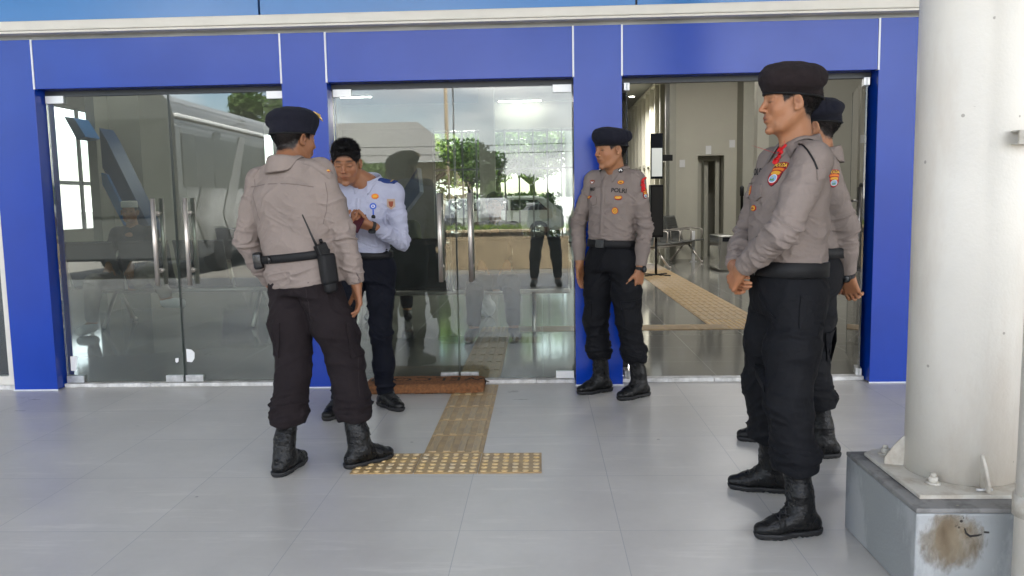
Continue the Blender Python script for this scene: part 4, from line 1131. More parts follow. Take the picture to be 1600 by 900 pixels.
def decal(S, name, origin, nrm, upv, outline, m, lift=.0015, bv=None, thick=.0012, grid=None, parent=None):
    """outline polygon (list of 2d points, convex-ish) wrapped onto the cloth as a filled patch"""
    bv = bv or S['_bv']; N = len(outline); lift += .0014 + S.get('_lift', 0)
    rings = [1.0, .66, .33]; P2 = [(0, 0)]
    for f in rings: P2 += [(x * f, y * f) for x, y in outline]
    cx = sum(x for x, y in outline) / N; cy = sum(y for x, y in outline) / N
    P2 = [(cx, cy)]
    for f in rings: P2 += [(cx + (x - cx) * f, cy + (y - cy) * f) for x, y in outline]
    P3 = project(S, bv, origin, nrm, upv, P2, lift)
    b = bmesh.new(); vs = [b.verts.new(p) for p in P3]
    R_ = [vs[1 + k * N:1 + (k + 1) * N] for k in range(3)]
    for k in range(2):
        for i in range(N):
            j = (i + 1) % N; b.faces.new((R_[k][i], R_[k][j], R_[k + 1][j], R_[k + 1][i]))
    for i in range(N): b.faces.new((R_[2][i], R_[2][(i + 1) % N], vs[0]))
    # skirt down to the cloth
    n = Vector(nz_(nrm)); low = [b.verts.new(v.co - n * (lift + .001)) for v in R_[0]]
    for i in range(N): b.faces.new((R_[0][(i + 1) % N], R_[0][i], low[i], low[(i + 1) % N]))
    bmesh.ops.recalc_face_normals(b, faces=b.faces[:])
    me = bpy.data.meshes.new(name); b.to_mesh(me); b.free()
    return link(name, me, m, parent or S['_o'], False)

def ell2(rx, ry, n=20, cx=0, cy=0, p=2.0): return [(cx + rx * abs(math.cos(t)) ** (2 / p) * (1 if math.cos(t) >= 0 else -1), cy + ry * abs(math.sin(t)) ** (2 / p) * (1 if math.sin(t) >= 0 else -1)) for t in [2 * math.pi * i / n for i in range(n)]]
def rect2(x0, x1, y0, y1, n=3):
    o = []
    for i in range(n): o.append((x0 + (x1 - x0) * i / n, y0))
    for i in range(n): o.append((x1, y0 + (y1 - y0) * i / n))
    for i in range(n): o.append((x1 + (x0 - x1) * i / n, y1))
    for i in range(n): o.append((x0, y1 + (y0 - y1) * i / n))
    return o
def poly2(pts, n=3):
    o = []
    for i in range(len(pts)):
        a, b = pts[i], pts[(i + 1) % len(pts)]
        for k in range(n): o.append((a[0] + (b[0] - a[0]) * k / n, a[1] + (b[1] - a[1]) * k / n))
    return o

def lettering(S, text, origin, nrm, upv, size, m, lift=.002, bv=None, arc=0.0, parent=None, stretch=1.0):
    lift += .0014 + S.get('_lift', 0)
    cu = bpy.data.curves.new('writing', 'FONT'); cu.body = text; cu.size = size; cu.align_x = 'CENTER'; cu.align_y = 'CENTER'; cu.resolution_u = 3; cu.offset = size * .022
    ob = bpy.data.objects.new('writing', cu); COL.objects.link(ob)
    dg = bpy.context.evaluated_depsgraph_get(); dg.update(); me = bpy.data.meshes.new_from_object(ob.evaluated_get(dg))
    bpy.data.objects.remove(ob)
    b = bmesh.new(); b.from_mesh(me); bmesh.ops.triangulate(b, faces=b.faces[:])
    P2 = [(v.co.x * stretch, v.co.y + arc * (-(v.co.x * stretch) ** 2)) for v in b.verts]
    P3 = project(S, bv or S['_bv'], origin, nrm, upv, P2, lift) if S else None
    if S:
        for v, p in zip(b.verts, P3): v.co = p
    b.to_mesh(me); b.free()
    return link('lettering', me, m, (parent or S['_o']) if S else parent)
# ------------------------------------------------------------------ accessories
def pix(S, u, v, bv=None):
    """where the cloth (or trousers) is seen at a photo pixel: point and outward normal relative to the person"""
    bv = bv or S['_bv']; o = Vector((0, 0, CAM_Z)) - Vector(S['_root']); d = Vector(ray(u, v)).normalized()
    h = bv.ray_cast(o, d, 30)
    if h[0] is None:
        for r in range(1, 12):
            for a in range(8):
                h = bv.ray_cast(o, Vector(ray(u + r * math.cos(a * .785), v + r * math.sin(a * .785))).normalized(), 30)
                if h[0] is not None: break
            if h[0] is not None: break
    if h[0] is None:
        L_ = (Vector(S['_root']) + Vector(S['_pel']) - Vector((0, 0, CAM_Z))).length; h = bv.find_nearest(o + d * L_)
    p, n = h[0], h[1]
    if n.dot(d) > 0: n = -n
    # average the normal over a small neighbourhood
    acc = Vector(n)
    for a in range(8):
        g = bv.find_nearest(p + Vector((math.cos(a), math.sin(a), 0)) * .015 + Vector((0, 0, .015 * ((a % 3) - 1))))
        if g[0] is not None: acc += g[1] * (1 if g[1].dot(d) < 0 else -1)
    return np.array(p), nz_(acc)

def beret(S, m, badge=None, drape=1, flat=0.0, bs=.94):
    c, H = S['_hd'], S['_H']; g = lambda x, y, z: c + H @ V(x, y, z)
    F = Field(c - .17, c + .24, .0042)
    tl = np.array(Matrix.Rotation(drape * math.radians(9), 3, 'Y')); Rr = H @ tl
    F.ell(g(drape * .010, .006, .088 - flat), (.114 * bs, .128 * bs, (.060 - flat * .5) * bs), Rr, 0)
    F.ell(g(drape * .050, .010, .074), (.070 * bs, .104 * bs, .040), Rr, .03)
    F.ell(g(0, -.045, .088), (.078, .062, .050), Rr, .03)
    F.loft(c, H, [(.000, 0, .009, .0825, .1065), (.06, 0, .008, .086, .109), (.09, 0, .004, .08, .10)], .012, n=2.1, rnd=.002)
    F.plane(g(0, -.09, .0345), H @ V(0, -.02 - .10, -1), .003)
    co, q = F.mesh(2, .5); n = normals(co, q)
    p = (co - c) @ H
    co = co + n * (noise3(p, 22, S.get('seed', 0)) * .0035 + noise3(p, 55) * .0012 + ridge(p[:, 1] * 70 + noise3(p, 12) * 3) * .0012 * (p[:, 2] > .05))[:, None]
    o = link('beret', to_mesh('beret', co, q), m, S['_o'], True)
    # leather rim
    b = bmesh.new(); rr = []; bv = BVHTree.FromPolygons([tuple(x) for x in co], [tuple(x) for x in q])
    for i in range(48):
        th = 2 * math.pi * i / 48; x, y = math.cos(th) * .0840, .009 + math.sin(th) * .1080; z = .0335 + -(y + .09) * .12
        rr.append(g(x, y, z))
    MB().tube(rr, .0042, n=8, closed=True).build('rim', M['belt'], o)
    if badge:
        bx, by, bz_ = badge; q0 = g(bx, by, bz_); h = bv.find_nearest(Vector(q0)); nn = (h[0] - Vector(c)).normalized()
        upv = Vector(H[:, 2]); up_ = (upv - nn * upv.dot(nn)).normalized(); rt = up_.cross(nn)
        mb = MB(); pts = []
        for i in range(16):
            r = .030 * (1 if i % 2 == 0 else .74); a = 2 * math.pi * i / 16
            pts.append(h[0] + nn * .001 + rt * r * .8 * math.cos(a) + up_ * r * 1.05 * math.sin(a))
        mb.poly(pts, nn * .004)
        mb.ball(h[0] + nn * .005, (.011, .011, .011), sub=2)
        for s in (-1, 1): mb.tube([h[0] + nn * .006 + rt * s * .006 - up_ * .014, h[0] + nn * .006 + rt * s * .019 - up_ * .002, h[0] + nn * .006 + rt * s * .017 + up_ * .014], .0028, n=6)
        mb.build('cap_badge', M['gold'], o)
    return o

def badge_patch(S, p, n, upv, kind, s=1.0):
    """small embroidered patches: a red rim, yellow field, darker motif"""
    o = S['_o']
    if kind == 'oval':
        a = decal(S, 'badge', p, n, upv, ell2(.021 * s, .013 * s), M['red'], .0012)
        decal(S, 'badge_field', p, n, upv, ell2(.018 * s, .0105 * s), M['yellow'], .002, parent=a)
        decal(S, 'badge_motif', p, n, upv, ell2(.009 * s, .004 * s, cx=0, cy=-.001), M['red_brown'], .0026, parent=a)
    elif kind == 'wing':
        pts = [(-.024, .004), (-.014, .012), (0, .009), (.014, .012), (.024, .004), (.016, -.008), (0, -.011), (-.016, -.008)]
        a = decal(S, 'badge', p, n, upv, poly2([(x * s * 1.12, y * s * 1.2) for x, y in pts]), M['red'], .0012)
        decal(S, 'badge_field', p, n, upv, poly2([(x * s * .95, y * s * .85) for x, y in pts]), M['yellow'], .002, parent=a)
        decal(S, 'badge_motif', p, n, upv, ell2(.007 * s, .005 * s), M['gold'], .0026, parent=a)
    elif kind == 'round':
        a = decal(S, 'badge', p, n, upv, ell2(.019 * s, .021 * s), M['red'], .0012)
        decal(S, 'badge_field', p, n, upv, ell2(.016 * s, .018 * s), M['yellow'], .002, parent=a)
        decal(S, 'badge_ring', p, n, upv, ell2(.010 * s, .011 * s), M['red_brown'], .0026, parent=a)
        decal(S, 'badge_motif', p, n, upv, ell2(.0075 * s, .0085 * s), M['yellow'], .0032, parent=a)
        decal(S, 'badge_pin', p, n, upv, ell2(.002 * s, .003 * s, 8), M['black_thread'], .0037, parent=a)
    elif kind == 'bird':
        a = decal(S, 'badge', p, n, upv, ell2(.021 * s, .015 * s), M['red_brown'], .0012)
        decal(S, 'badge_field', p, n, upv, poly2([(x * s, y * s) for x, y in [(-.016, .004), (-.006, -.003), (0, .002), (.006, -.003), (.016, .004), (.006, -.010), (-.006, -.010)]]), M['white_cloth'], .002, parent=a)
    return a
M['red_brown'] = mat('brown_red_thread', (0.26, 0.06, 0.03), 0.8)
M['green_thread'] = mat('green_thread', (0.10, 0.28, 0.12), 0.8)
M['blue_thread'] = mat('pale_blue_thread', (0.25, 0.40, 0.62), 0.8)
M['orange_thread'] = mat('orange_thread', (0.70, 0.20, 0.02), 0.7)
M['lime_thread'] = mat('lime_thread', (0.45, 0.52, 0.12), 0.7)

def shield_patch(S, p, n, upv, s=1.0, word='POLDA'):
    """sleeve insignia: arched title bar over a second bar over a shield with a landscape"""
    def off(x, y):
        u = nz_(np.array(upv) - n * (np.array(upv) @ n)); r = np.cross(u, n); return p + r * x * s + u * y * s
    def sc(pts): return [(x * s, y * s) for x, y in pts]
    bar = lambda w, h, dr=.006: sc([(-w, -h - dr), (-w * .5, -h - dr * .2), (0, -h), (w * .5, -h - dr * .2), (w, -h - dr), (w * 1.06, h - dr), (w * .5, h - dr * .1), (0, h), (-w * .5, h - dr * .1), (-w * 1.06, h - dr)])
    a = decal(S, 'sleeve_patch', off(0, .041), n, upv, poly2(bar(.0335, .0120), 2), M['red'], .0012)
    decal(S, 'title_field', off(0, .041), n, upv, poly2(bar(.0315, .0098), 2), M['maroon'], .0018, parent=a)
    lettering(S, word, off(0, .0395), n, upv, .0215 * s, M['bright_yellow'], .0024, arc=3.0 / s, parent=a)
    decal(S, 'second_bar', off(0, .0225), n, upv, poly2(bar(.029, .0078, .004), 2), M['red'], .0013, parent=a)
    decal(S, 'second_field', off(0, .0225), n, upv, poly2(bar(.026, .0048, .004), 2), M['orange_thread'], .0019, parent=a)
    sh_ = [(-.029, .012), (-.012, .016), (0, .013), (.012, .016), (.029, .012), (.030, -.012), (.024, -.030), (.010, -.043), (0, -.047), (-.010, -.043), (-.024, -.030), (-.030, -.012)]
    decal(S, 'shield', off(0, .0), n, upv, poly2(sc(sh_), 2), M['maroon'], .0013, parent=a)
    decal(S, 'shield_rim', off(0, .0), n, upv, poly2(sc([(x * .90, y * .92 - .001) for x, y in sh_]), 2), M['red'], .0018, parent=a)
    decal(S, 'shield_chief', off(0, .0045), n, upv, poly2(sc([(-.023, .003), (-.008, .008), (.008, .008), (.023, .003), (.021, -.008), (-.021, -.008)]), 2), M['yellow'], .0024, parent=a)
    decal(S, 'shield_sky', off(0, -.020), n, upv, ell2(.0195 * s, .017 * s), M['white_cloth'], .0024, parent=a)
    decal(S, 'shield_ring', off(0, -.020), n, upv, ell2(.0165 * s, .014 * s), M['blue_thread'], .0029, parent=a)
    decal(S, 'shield_hill', off(-.002, -.025), n, upv, poly2(sc([(-.012, -.004), (-.006, .005), (0, -.001), (.006, .008), (.013, -.004)]), 2), M['green_thread'], .0034, parent=a)
    decal(S, 'shield_sun', off(-.004, -.013), n, upv, ell2(.0045 * s, .003 * s, 10), M['lime_thread'], .0034, parent=a)
M['maroon'] = mat('maroon_thread', (0.10, 0.006, 0.012), 0.8)
M['bright_yellow'] = mat('bright_yellow_thread', (0.85, 0.50, 0.06), 0.7)

def ribbon(S, p, n, upv, s=1.0, tail=None):
    """a knot of red ribbon with gold flecks"""
    u = nz_(np.array(upv) - n * (np.array(upv) @ n)); r = np.cross(u, n); b = bmesh.new()
    rnd = random.Random(3); mb = MB()
    for k in range(9):
        a0 = p + n * (.004 + rnd.random() * .004) + u * (k * .009 - .036) * s + r * rnd.uniform(-.006, .006) * s
        d = nz_(r * rnd.uniform(-1, 1) + u * rnd.uniform(-.5, .5) + n * rnd.uniform(.1, .6))
        w = nz_(np.cross(d, n)) * .008 * s; e = a0 + d * rnd.uniform(.012, .022) * s
        mb.poly([a0 - w, a0 + w, e + w * .8, e - w * .8], n * .0012)
        mb.ball(a0, (.009 * s, .009 * s, .010 * s), sub=1)
    if tail is not None:
        a0 = p + n * .006; t = nz_(tail); w = nz_(np.cross(t, n)) * .011 * s
        pts = [a0 - w, a0 + t * .03 * s - w * 1.1, a0 + t * .07 * s - w * .5 + n * .006, a0 + t * .105 * s + n * .012, a0 + t * .06 * s + w * .8 + n * .004, a0 + w]
        mb.poly(pts, n * .0015)
        mb.poly([x + n * .004 - t * .012 for x in pts], n * .0015)
    return mb.build('ribbon', M['bright_red'], S['_o'])

def strip(S, name, pix_pts, w, m, lift=.0012, bv=None, vis_n=None):
    """a band of cloth following a line seen on the garment"""
    pts = []; 
    for u, v in pix_pts: pts.append(pix(S, u, v, bv))
    P_ = []; 
    for i in range(len(pts) - 1):
        for t in np.linspace(0, 1, 7)[: (7 if i == len(pts) - 2 else 6)]:
            n = nz_(pts[i][1] * (1 - t) + pts[i + 1][1] * t); p = pts[i][0] * (1 - t) + pts[i + 1][0] * t
            h = (bv or S['_bv']).ray_cast(Vector(p + n * .06), Vector(-n), .12)
            P_.append((np.array(h[0]) if h[0] is not None else p, n))
    b = bmesh.new(); rows = []
    for i, (p, n) in enumerate(P_):
        t = nz_(P_[min(i + 1, len(P_) - 1)][0] - P_[max(i - 1, 0)][0]); s_ = nz_(np.cross(t, n))
        row = []
        for k, l in ((-1, -.002), (-1, lift), (0, lift * 1.15), (1, lift), (1, -.002)):
            q = p + s_ * w / 2 * k; h = (bv or S['_bv']).ray_cast(Vector(q + n * .03), Vector(-n), .06)
            q = np.array(h[0]) if h[0] is not None else q
            row.append(b.verts.new(Vector(q + n * l)))
        rows.append(row)
    for A, B in zip(rows, rows[1:]):
        for j in range(4): b.faces.new((A[j], B[j], B[j + 1], A[j + 1]))
    bmesh.ops.recalc_face_normals(b, faces=b.faces[:])
    me = bpy.data.meshes.new(name); b.to_mesh(me); b.free()
    return link(name, me, m, S['_o'], True)

def panel(S, name, pix_outline, m, lift=.0022, bv=None, sub=3):
    """a stitched-on piece of cloth (pocket, flap) whose corners are seen at the given pixels"""
    bvx = bv or S['_bv']; pn = [pix(S, u, v, bvx) for u, v in pix_outline]
    n = nz_(sum(x[1] for x in pn)); c = sum(x[0] for x in pn) / len(pn)
    u = nz_(V(0, 0, 1) - n * n[2]); r = np.cross(u, n)
    out = poly2([((x[0] - c) @ r, (x[0] - c) @ u) for x in pn], sub)
    return decal(S, name, c, n, u, out, m, lift, bv=bvx)

def watch(S, k, m=None):
    w = S['_wr'][k]; d = nz_(S['_wr'][k] - S['_el'][k]); f = nz_(S['hand' + k]['f']); ax = nz_(d + f)
    n = nz_(S['hand' + k]['n']); n = nz_(n - ax * (n @ ax)); t = np.cross(ax, n); c = w + ax * .010
    mb = MB(); ring = [c + n * math.cos(a) * .0255 + t * math.sin(a) * .0300 for a in np.linspace(0, 2 * math.pi, 28, endpoint=False)]
    for o_ in (-.006, 0, .006): mb.tube([p + ax * o_ for p in ring], .0042, n=8, closed=True)
    o = mb.build('wristwatch', M['black_rubber'], S['_o'])
    q = c - n * .030
    R_ = Matrix(np.stack([t, ax, -n], 1).tolist()); mb = MB(); mb.lathe([(.019, -.006), (.021, -.003), (.021, .004), (.017, .0065), (.016, .0065)], n=28)
    mb.bm.transform(Matrix.Translation(Vector(q)) @ R_.to_4x4()); case = mb.build('case', M['black_plastic'], o)
    mb = MB(); mb.lathe([(.0155, .0064), (.0155, .0072)], n=24); mb.bm.transform(Matrix.Translation(Vector(q)) @ R_.to_4x4()); mb.build('dial', M['chrome_dark'], o)
M['chrome_dark'] = mat('watch_glass', (0.05, 0.055, 0.06), 0.1)

def buckle(S, m, th=-math.pi / 2, w=.026, h=.022, name='buckle'):
    pel, R, bz, rads = S['_belt']; i = int(round((th % (2 * math.pi)) / (2 * math.pi) * 72)) % 72; d = V(math.cos(th), math.sin(th), 0); t = V(-math.sin(th), math.cos(th), 0)
    c = pel + R @ (d * (rads[i] + .010) + V(0, 0, bz)); Rm = Matrix(np.stack([R @ t, R @ d, R[:, 2]], 1).tolist())
    mb = MB().box(-w, w, -.004, .005, -h, h, bev=.003); mb.bm.transform(Matrix.Translation(Vector(c)) @ Rm.to_4x4())
    return mb.build(name, m, S['_o'])
def belt_item(S, th, dz=0.0, out=.0):
    """frame of something carried on the belt at angle th (0 his left, -pi/2 front)"""
    pel, R, bz, rads = S['_belt']; i = int(round((th % (2 * math.pi)) / (2 * math.pi) * 72)) % 72; d = V(math.cos(th), math.sin(th), 0); t = V(-math.sin(th), math.cos(th), 0)
    c = pel + R @ (d * (rads[i] + .006 + out) + V(0, 0, bz + dz))
    return Matrix.Translation(Vector(c)) @ Matrix(np.stack([R @ t, R @ d, R[:, 2]], 1).tolist()).to_4x4()      # x along the belt, y outwards, z up

UP = V(0, 0, 1)
# ------------------------------------------------------------------ the five people at the doors
deg = math.radians
DOWN = V(0, 0, -1)
def Lv(y): return V(math.cos(y), math.sin(y), 0)
def officer_back():
    y = deg(158)
    S = dict(root=(-1.06, 3.74, 0), yaw=y, pyaw=deg(155), hyaw=deg(138), hpitch=.10, hroll=0.0, label='officer with his back turned, black beret with gold badge, radio on his belt', girth=1.19, depth=1.16, tgirth=.99, tdepth=.98, hem=-.085, beltz=.058, belth=.019,
             pelvis=(-1.115, 3.74, .935), chest=(-1.160, 3.73, 1.362), head=(-1.148, 3.775, 1.530), shw=.174,
             ankleL=(-1.195, 3.56, .085), ankleR=(-.870, 3.655, .085), toeL=(.22, .97), toeR=(.74, .67),
             wristL=(-1.335, 3.90, .845), wristR=(-.864, 3.72, .845), elbowL=(-1.60, 3.66, 1.09), elbowR=(-.70, 3.66, 1.08),
             handL=dict(f=(.25, .25, -.9), n=(.8, .3, 0), side=-1, curl=.5), handR=dict(f=(.10, .02, -1), n=(-.80, -.35, 0.0), side=1, curl=.42, spread=.12, tc=.5),
             shirt='shirt_worn', trousers='trousers_brown', bag=1.10, cuff=.225, cuffr=.068, seed=1.0, foldamp=1.7, slv=1.04, skin=(0.27, 0.120, 0.058), hfat=1.0, collar_open=.5)
    make_person(S)
    beret(S, M['beret'], badge=(-.045, -.085, .105), drape=1)
    # pouches, radio and its holster
    o = S['_o']
    mb = MB().box(-.030, .030, -.004, .040, -.042, .038, bev=.014); mb.bm.transform(belt_item(S, deg(33))); mb.build('pouch', M['belt_shiny'], o)
    mb = MB().lathe([(.017, 0), (.018, .006), (.014, .010), (.004, .011)], n=20); mb.bm.transform(belt_item(S, deg(62)) @ Matrix.Rotation(-math.pi / 2, 4, 'X')); mb.build('press_stud', M['belt_shiny'], o)
    hb = belt_item(S, deg(157), -.035)
    mb = MB(); mb.box(-.036, .036, -.004, .052, -.105, .035, bev=.018, seg=3); mb.box(-.028, .028, .0, .046, -.145, -.085, bev=.018, seg=3); mb.bm.transform(hb); h = mb.build('radio_holster', M['belt'], o)
    tilt = Matrix.Rotation(deg(-16), 4, 'Y')
    mb = MB(); mb.box(-.026, .026, .004, .040, -.02, .085, bev=.006); mb.lathe([(.008, .085), (.008, .102)], (.014, .02, 0), n=14); mb.box(-.018, .018, .0405, .043, .02, .06, bev=.001)
    for k in range(5): mb.box(-.016, .016, .043, .0445, .024 + k * .007, .027 + k * .007)
    mb.bm.transform(hb @ tilt); rd = mb.build('radio', M['black_plastic'], o)
    mb = MB().tube([(-.016, .022, .08), (-.018, .022, .12), (-.020, .022, .235)], [.0065, .005, .003], n=12); mb.bm.transform(hb @ tilt); mb.build('antenna', M['black_rubber'], rd)
    # yoke seam, centre pleat, shoulder straps
    strip(S, 'yoke_seam', [(392, 292), (440, 287), (490, 292)], .004, M['shirt_seam'], .0012)
    strip(S, 'shoulder_strap', [(478, 252), (500, 262), (517, 275)], .036, M['shirt_worn'], .004)
    strip(S, 'shoulder_strap', [(425, 254), (405, 262), (392, 275)], .036, M['shirt_worn'], .004)
    strip(S, 'armhole_seam', [(398, 280), (396, 300), (400, 325), (406, 345)], .003, M['shirt_seam'], .001)
    strip(S, 'armhole_seam', [(508, 285), (512, 305), (510, 330), (505, 350)], .003, M['shirt_seam'], .001)
    strip(S, 'centre_seam', [(478, 452), (482, 475), (486, 498)], .004, M['trousers_seam'], .001, S['_bvt'])
    strip(S, 'side_seam', [(545, 455), (553, 500), (560, 560), (562, 620)], .004, M['trousers_seam'], .001, S['_bvt'])
    p, n = pix(S, 513, 268); badge_patch(S, p, n, UP, 'oval', .8)
    for kk, pts in (('cargo_pocket', [(412, 505), (438, 505), (436, 560), (410, 560)]), ('cargo_pocket', [(540, 505), (566, 500), (572, 552), (548, 560)])):
        panel(S, kk, pts, M['trousers_brown'], .007, S['_bvt'])
    strip(S, 'cuff_seam', [(549, 441), (560, 443), (573, 441)], .004, M['shirt_seam'], .0015)
    p, n = pix(S, 561, 437); decal(S, 'cuff_button', p, n, UP, ell2(.005, .005, 10), M['shirt_seam'], .003)
    return S
def officer_pier():
    y = deg(-38)
    S = dict(root=(.455, 5.00, 0), yaw=y, hyaw=deg(-60), hpitch=.10, label='officer in black beret standing against the blue pier, POLRI and yellow badges on his chest', girth=.90, depth=.95, beltz=.040,
             pelvis=(.435, 5.03, .915), chest=(.452, 5.03, 1.348), head=(.432, 5.00, 1.527), shw=.150,
             ankleR=(.375, 5.095, .085), ankleL=(.600, 4.955, .085), toeR=(-.87, -.48), toeL=(-.80, -.60),
             wristL=(.598, 4.90, .812), wristR=(.240, 5.10, .835), elbowL=(.68, 4.99, 1.07), elbowR=(.20, 5.20, 1.08),
             handL=dict(f=(-.10, -.02, -1), n=(-.55, .55, 0), side=-1, curl=.30, spread=.14), handR=dict(f=(.02, -.05, -1), n=(.77, -.62, 0), side=1, curl=.3),
             shirt='shirt', trousers='trousers', bag=.98, cuff=.235, seed=4.0, foldamp=1.4, skin=(0.36, 0.168, 0.082), slv=.90, hfat=.93)
    make_person(S); beret(S, M['beret'], drape=1, flat=.012); watch(S, 'L')
    buckle(S, M['belt_shiny'], -math.pi / 2, .032, .026)
    n0 = -frame(y)[:, 1]
    strip(S, 'placket', [(944, 283), (942, 310), (940, 340), (938, 366)], .030, M['shirt'], .0022)
    panel(S, 'chest_pocket', [(948, 319), (978, 322), (977, 344), (947, 341)], M['shirt'], .003)
    panel(S, 'pocket_flap', [(946, 311), (980, 314), (979, 321), (962, 325), (946, 320)], M['shirt'], .0055)
    panel(S, 'pocket_flap', [(919, 307), (933, 309), (932, 319), (925, 322), (919, 316)], M['shirt'], .0055)
    p, n = pix(S, 967, 298); lettering(S, 'POLRI', p, n, V(.10, 0, 1), .036, M['black_thread'], .0025)
    p, n = pix(S, 926, 296); lettering(S, 'IMAS', p, n, UP, .030, M['black_thread'], .0025, stretch=.9)
    for (u, v), k, s in (((970, 285), 'oval', 1.0), ((966, 309.5), 'wing', .95), ((961, 329), 'round', 1.0), ((926, 284.5), 'bird', .9), ((922, 308.5), 'wing', .7)):
        S['_lift'] = .007 if v > 305 else 0; p, n = pix(S, u, v); badge_patch(S, p, n, UP, k, s)
    S['_lift'] = 0; p, n = pix(S, 1008, 303); shield_patch(S, p, n, UP, .62)
    p, n = pix(S, 1003, 289); ribbon(S, p, n, UP, .95)
    collar_pin(S, 970, 267); collar_pin(S, 940, 265)
    strip(S, 'shoulder_strap', [(978, 264), (990, 268), (1001, 275)], .032, M['shirt'], .004)
    for pts in ([(972, 482), (1003, 476), (1006, 505), (978, 510)], [(915, 470), (925, 474), (924, 503), (915, 500)]):
        panel(S, 'cargo_pocket', pts, M['trousers'], .008, S['_bvt'])
    panel(S, 'cargo_flap', [(969, 471), (1003, 465), (1005, 477), (971, 484)], M['trousers'], .012, S['_bvt'])
    return S
def collar_pin(S, u, v):
    col = [c for c in S['_o'].children if c.name.startswith('collar')][0]
    me = col.data; bv = BVHTree.FromPolygons([v_.co for v_ in me.vertices], [list(p.vertices) for p in me.polygons])
    p, n = pix(S, u, v, bv); q = Vector(p) + Vector(n) * .004
    R_ = Vector(n).to_track_quat('Z', 'Y').to_matrix().to_4x4(); mb = MB().lathe([(.0165, 0), (.0165, .003), (.013, .0045)], n=20); mb.bm.transform(Matrix.Translation(q) @ R_); a = mb.build('collar_pin', M['black_thread'], S['_o'])
    mb = MB()
    for s in (-1, 1): mb.box(s * .005 - .0035, s * .005 + .0035, -.009, .009, .0046, .006, rot=Matrix.Rotation(s * .5, 3, 'Z'))
    mb.bm.transform(Matrix.Translation(q) @ R_); mb.build('pin_motif', M['white_cloth'], a)

def officer_near():
    y = deg(-84)
    S = dict(root=(.93, 3.07, 0), yaw=y, hyaw=deg(-88), hpitch=.02, label='tall officer in profile nearest the white column, hands clasped, POLDA patch on his sleeve', girth=1.02, depth=1.05, beltz=.040, belth=.028, res=.0037,
             pelvis=(.925, 3.07, .918), chest=(.935, 3.07, 1.360), head=(.925, 3.06, 1.566), shw=.172,
             ankleL=(.932, 2.862, .085), ankleR=(.955, 3.30, .085), toeL=(-.97, -.22), toeR=(-.93, .22), ua=.29,
             wristL=(.742, 3.00, .962), wristR=(.752, 3.17, .955), elbowL=(.82, 2.80, 1.08), elbowR=(.86, 3.36, 1.10),
             handL=dict(f=(-.25, .62, -.60), n=(.88, .35, -.1), side=-1, curl=.62, spread=.05, tc=.5), handR=dict(f=(-.20, -.85, -.38), n=(.9, -.2, 0), side=1, curl=.5, spread=.05),
             shirt='shirt', trousers='trousers', bag=1.08, cuff=.24, seed=8.0, foldamp=1.4, skin=(0.41, 0.190, 0.095), hfat=.93, slv=1.02)
    make_person(S); beret(S, M['beret_brown'], drape=1)
    buckle(S, M['belt_shiny'], -math.pi / 2, .034, .030)
    p, n = pix(S, 1212, 272); shield_patch(S, p, n, V(.16, 0, 1), 1.0)
    p, n = pix(S, 1221, 243); ribbon(S, p, n, V(.1, 0, 1), .95, tail=V(-1, -.1, .30))
    p, n = pix(S, 1184, 269); lettering(S, 'POLRI', p, nz_(n + V(-.6, 0, 0)), UP, .036, M['black_thread'], .0025)
    panel(S, 'pocket_flap', [(1172, 286), (1190, 289), (1192, 308), (1183, 314), (1168, 309)], M['shirt'], .006)
    for (u, v), k, s in (((1175, 298), 'round', .9), ((1177, 325), 'oval', .9)):
        S['_lift'] = .006 if v < 310 else 0; p, n = pix(S, u, v); badge_patch(S, p, nz_(n + V(-.5, 0, 0)), UP, k, s)
    S['_lift'] = 0; collar_pin(S, 1222, 224)
    strip(S, 'shoulder_strap', [(1233, 222), (1236, 230), (1240, 240)], .040, M['shirt'], .0045)
    strip(S, 'armhole_cord', [(1248, 225), (1262, 235), (1271, 250), (1277, 265)], .006, M['belt'], .003)
    panel(S, 'strap_tab', [(1274, 265), (1288, 263), (1287, 279), (1276, 281)], M['shirt'], .006)
    panel(S, 'cargo_pocket', [(1180, 582), (1262, 580), (1265, 626), (1188, 632)], M['trousers'], .010, S['_bvt'])
    panel(S, 'cargo_flap', [(1179, 568), (1262, 566), (1263, 582), (1180, 586)], M['trousers'], .015, S['_bvt'])
    panel(S, 'hip_pocket', [(1250, 462), (1290, 460), (1292, 512), (1248, 514)], M['trousers'], .005, S['_bvt'])
    strip(S, 'slant_pocket', [(1186, 455), (1194, 478), (1212, 498)], .006, M['trousers'], .004, S['_bvt'])
    return S
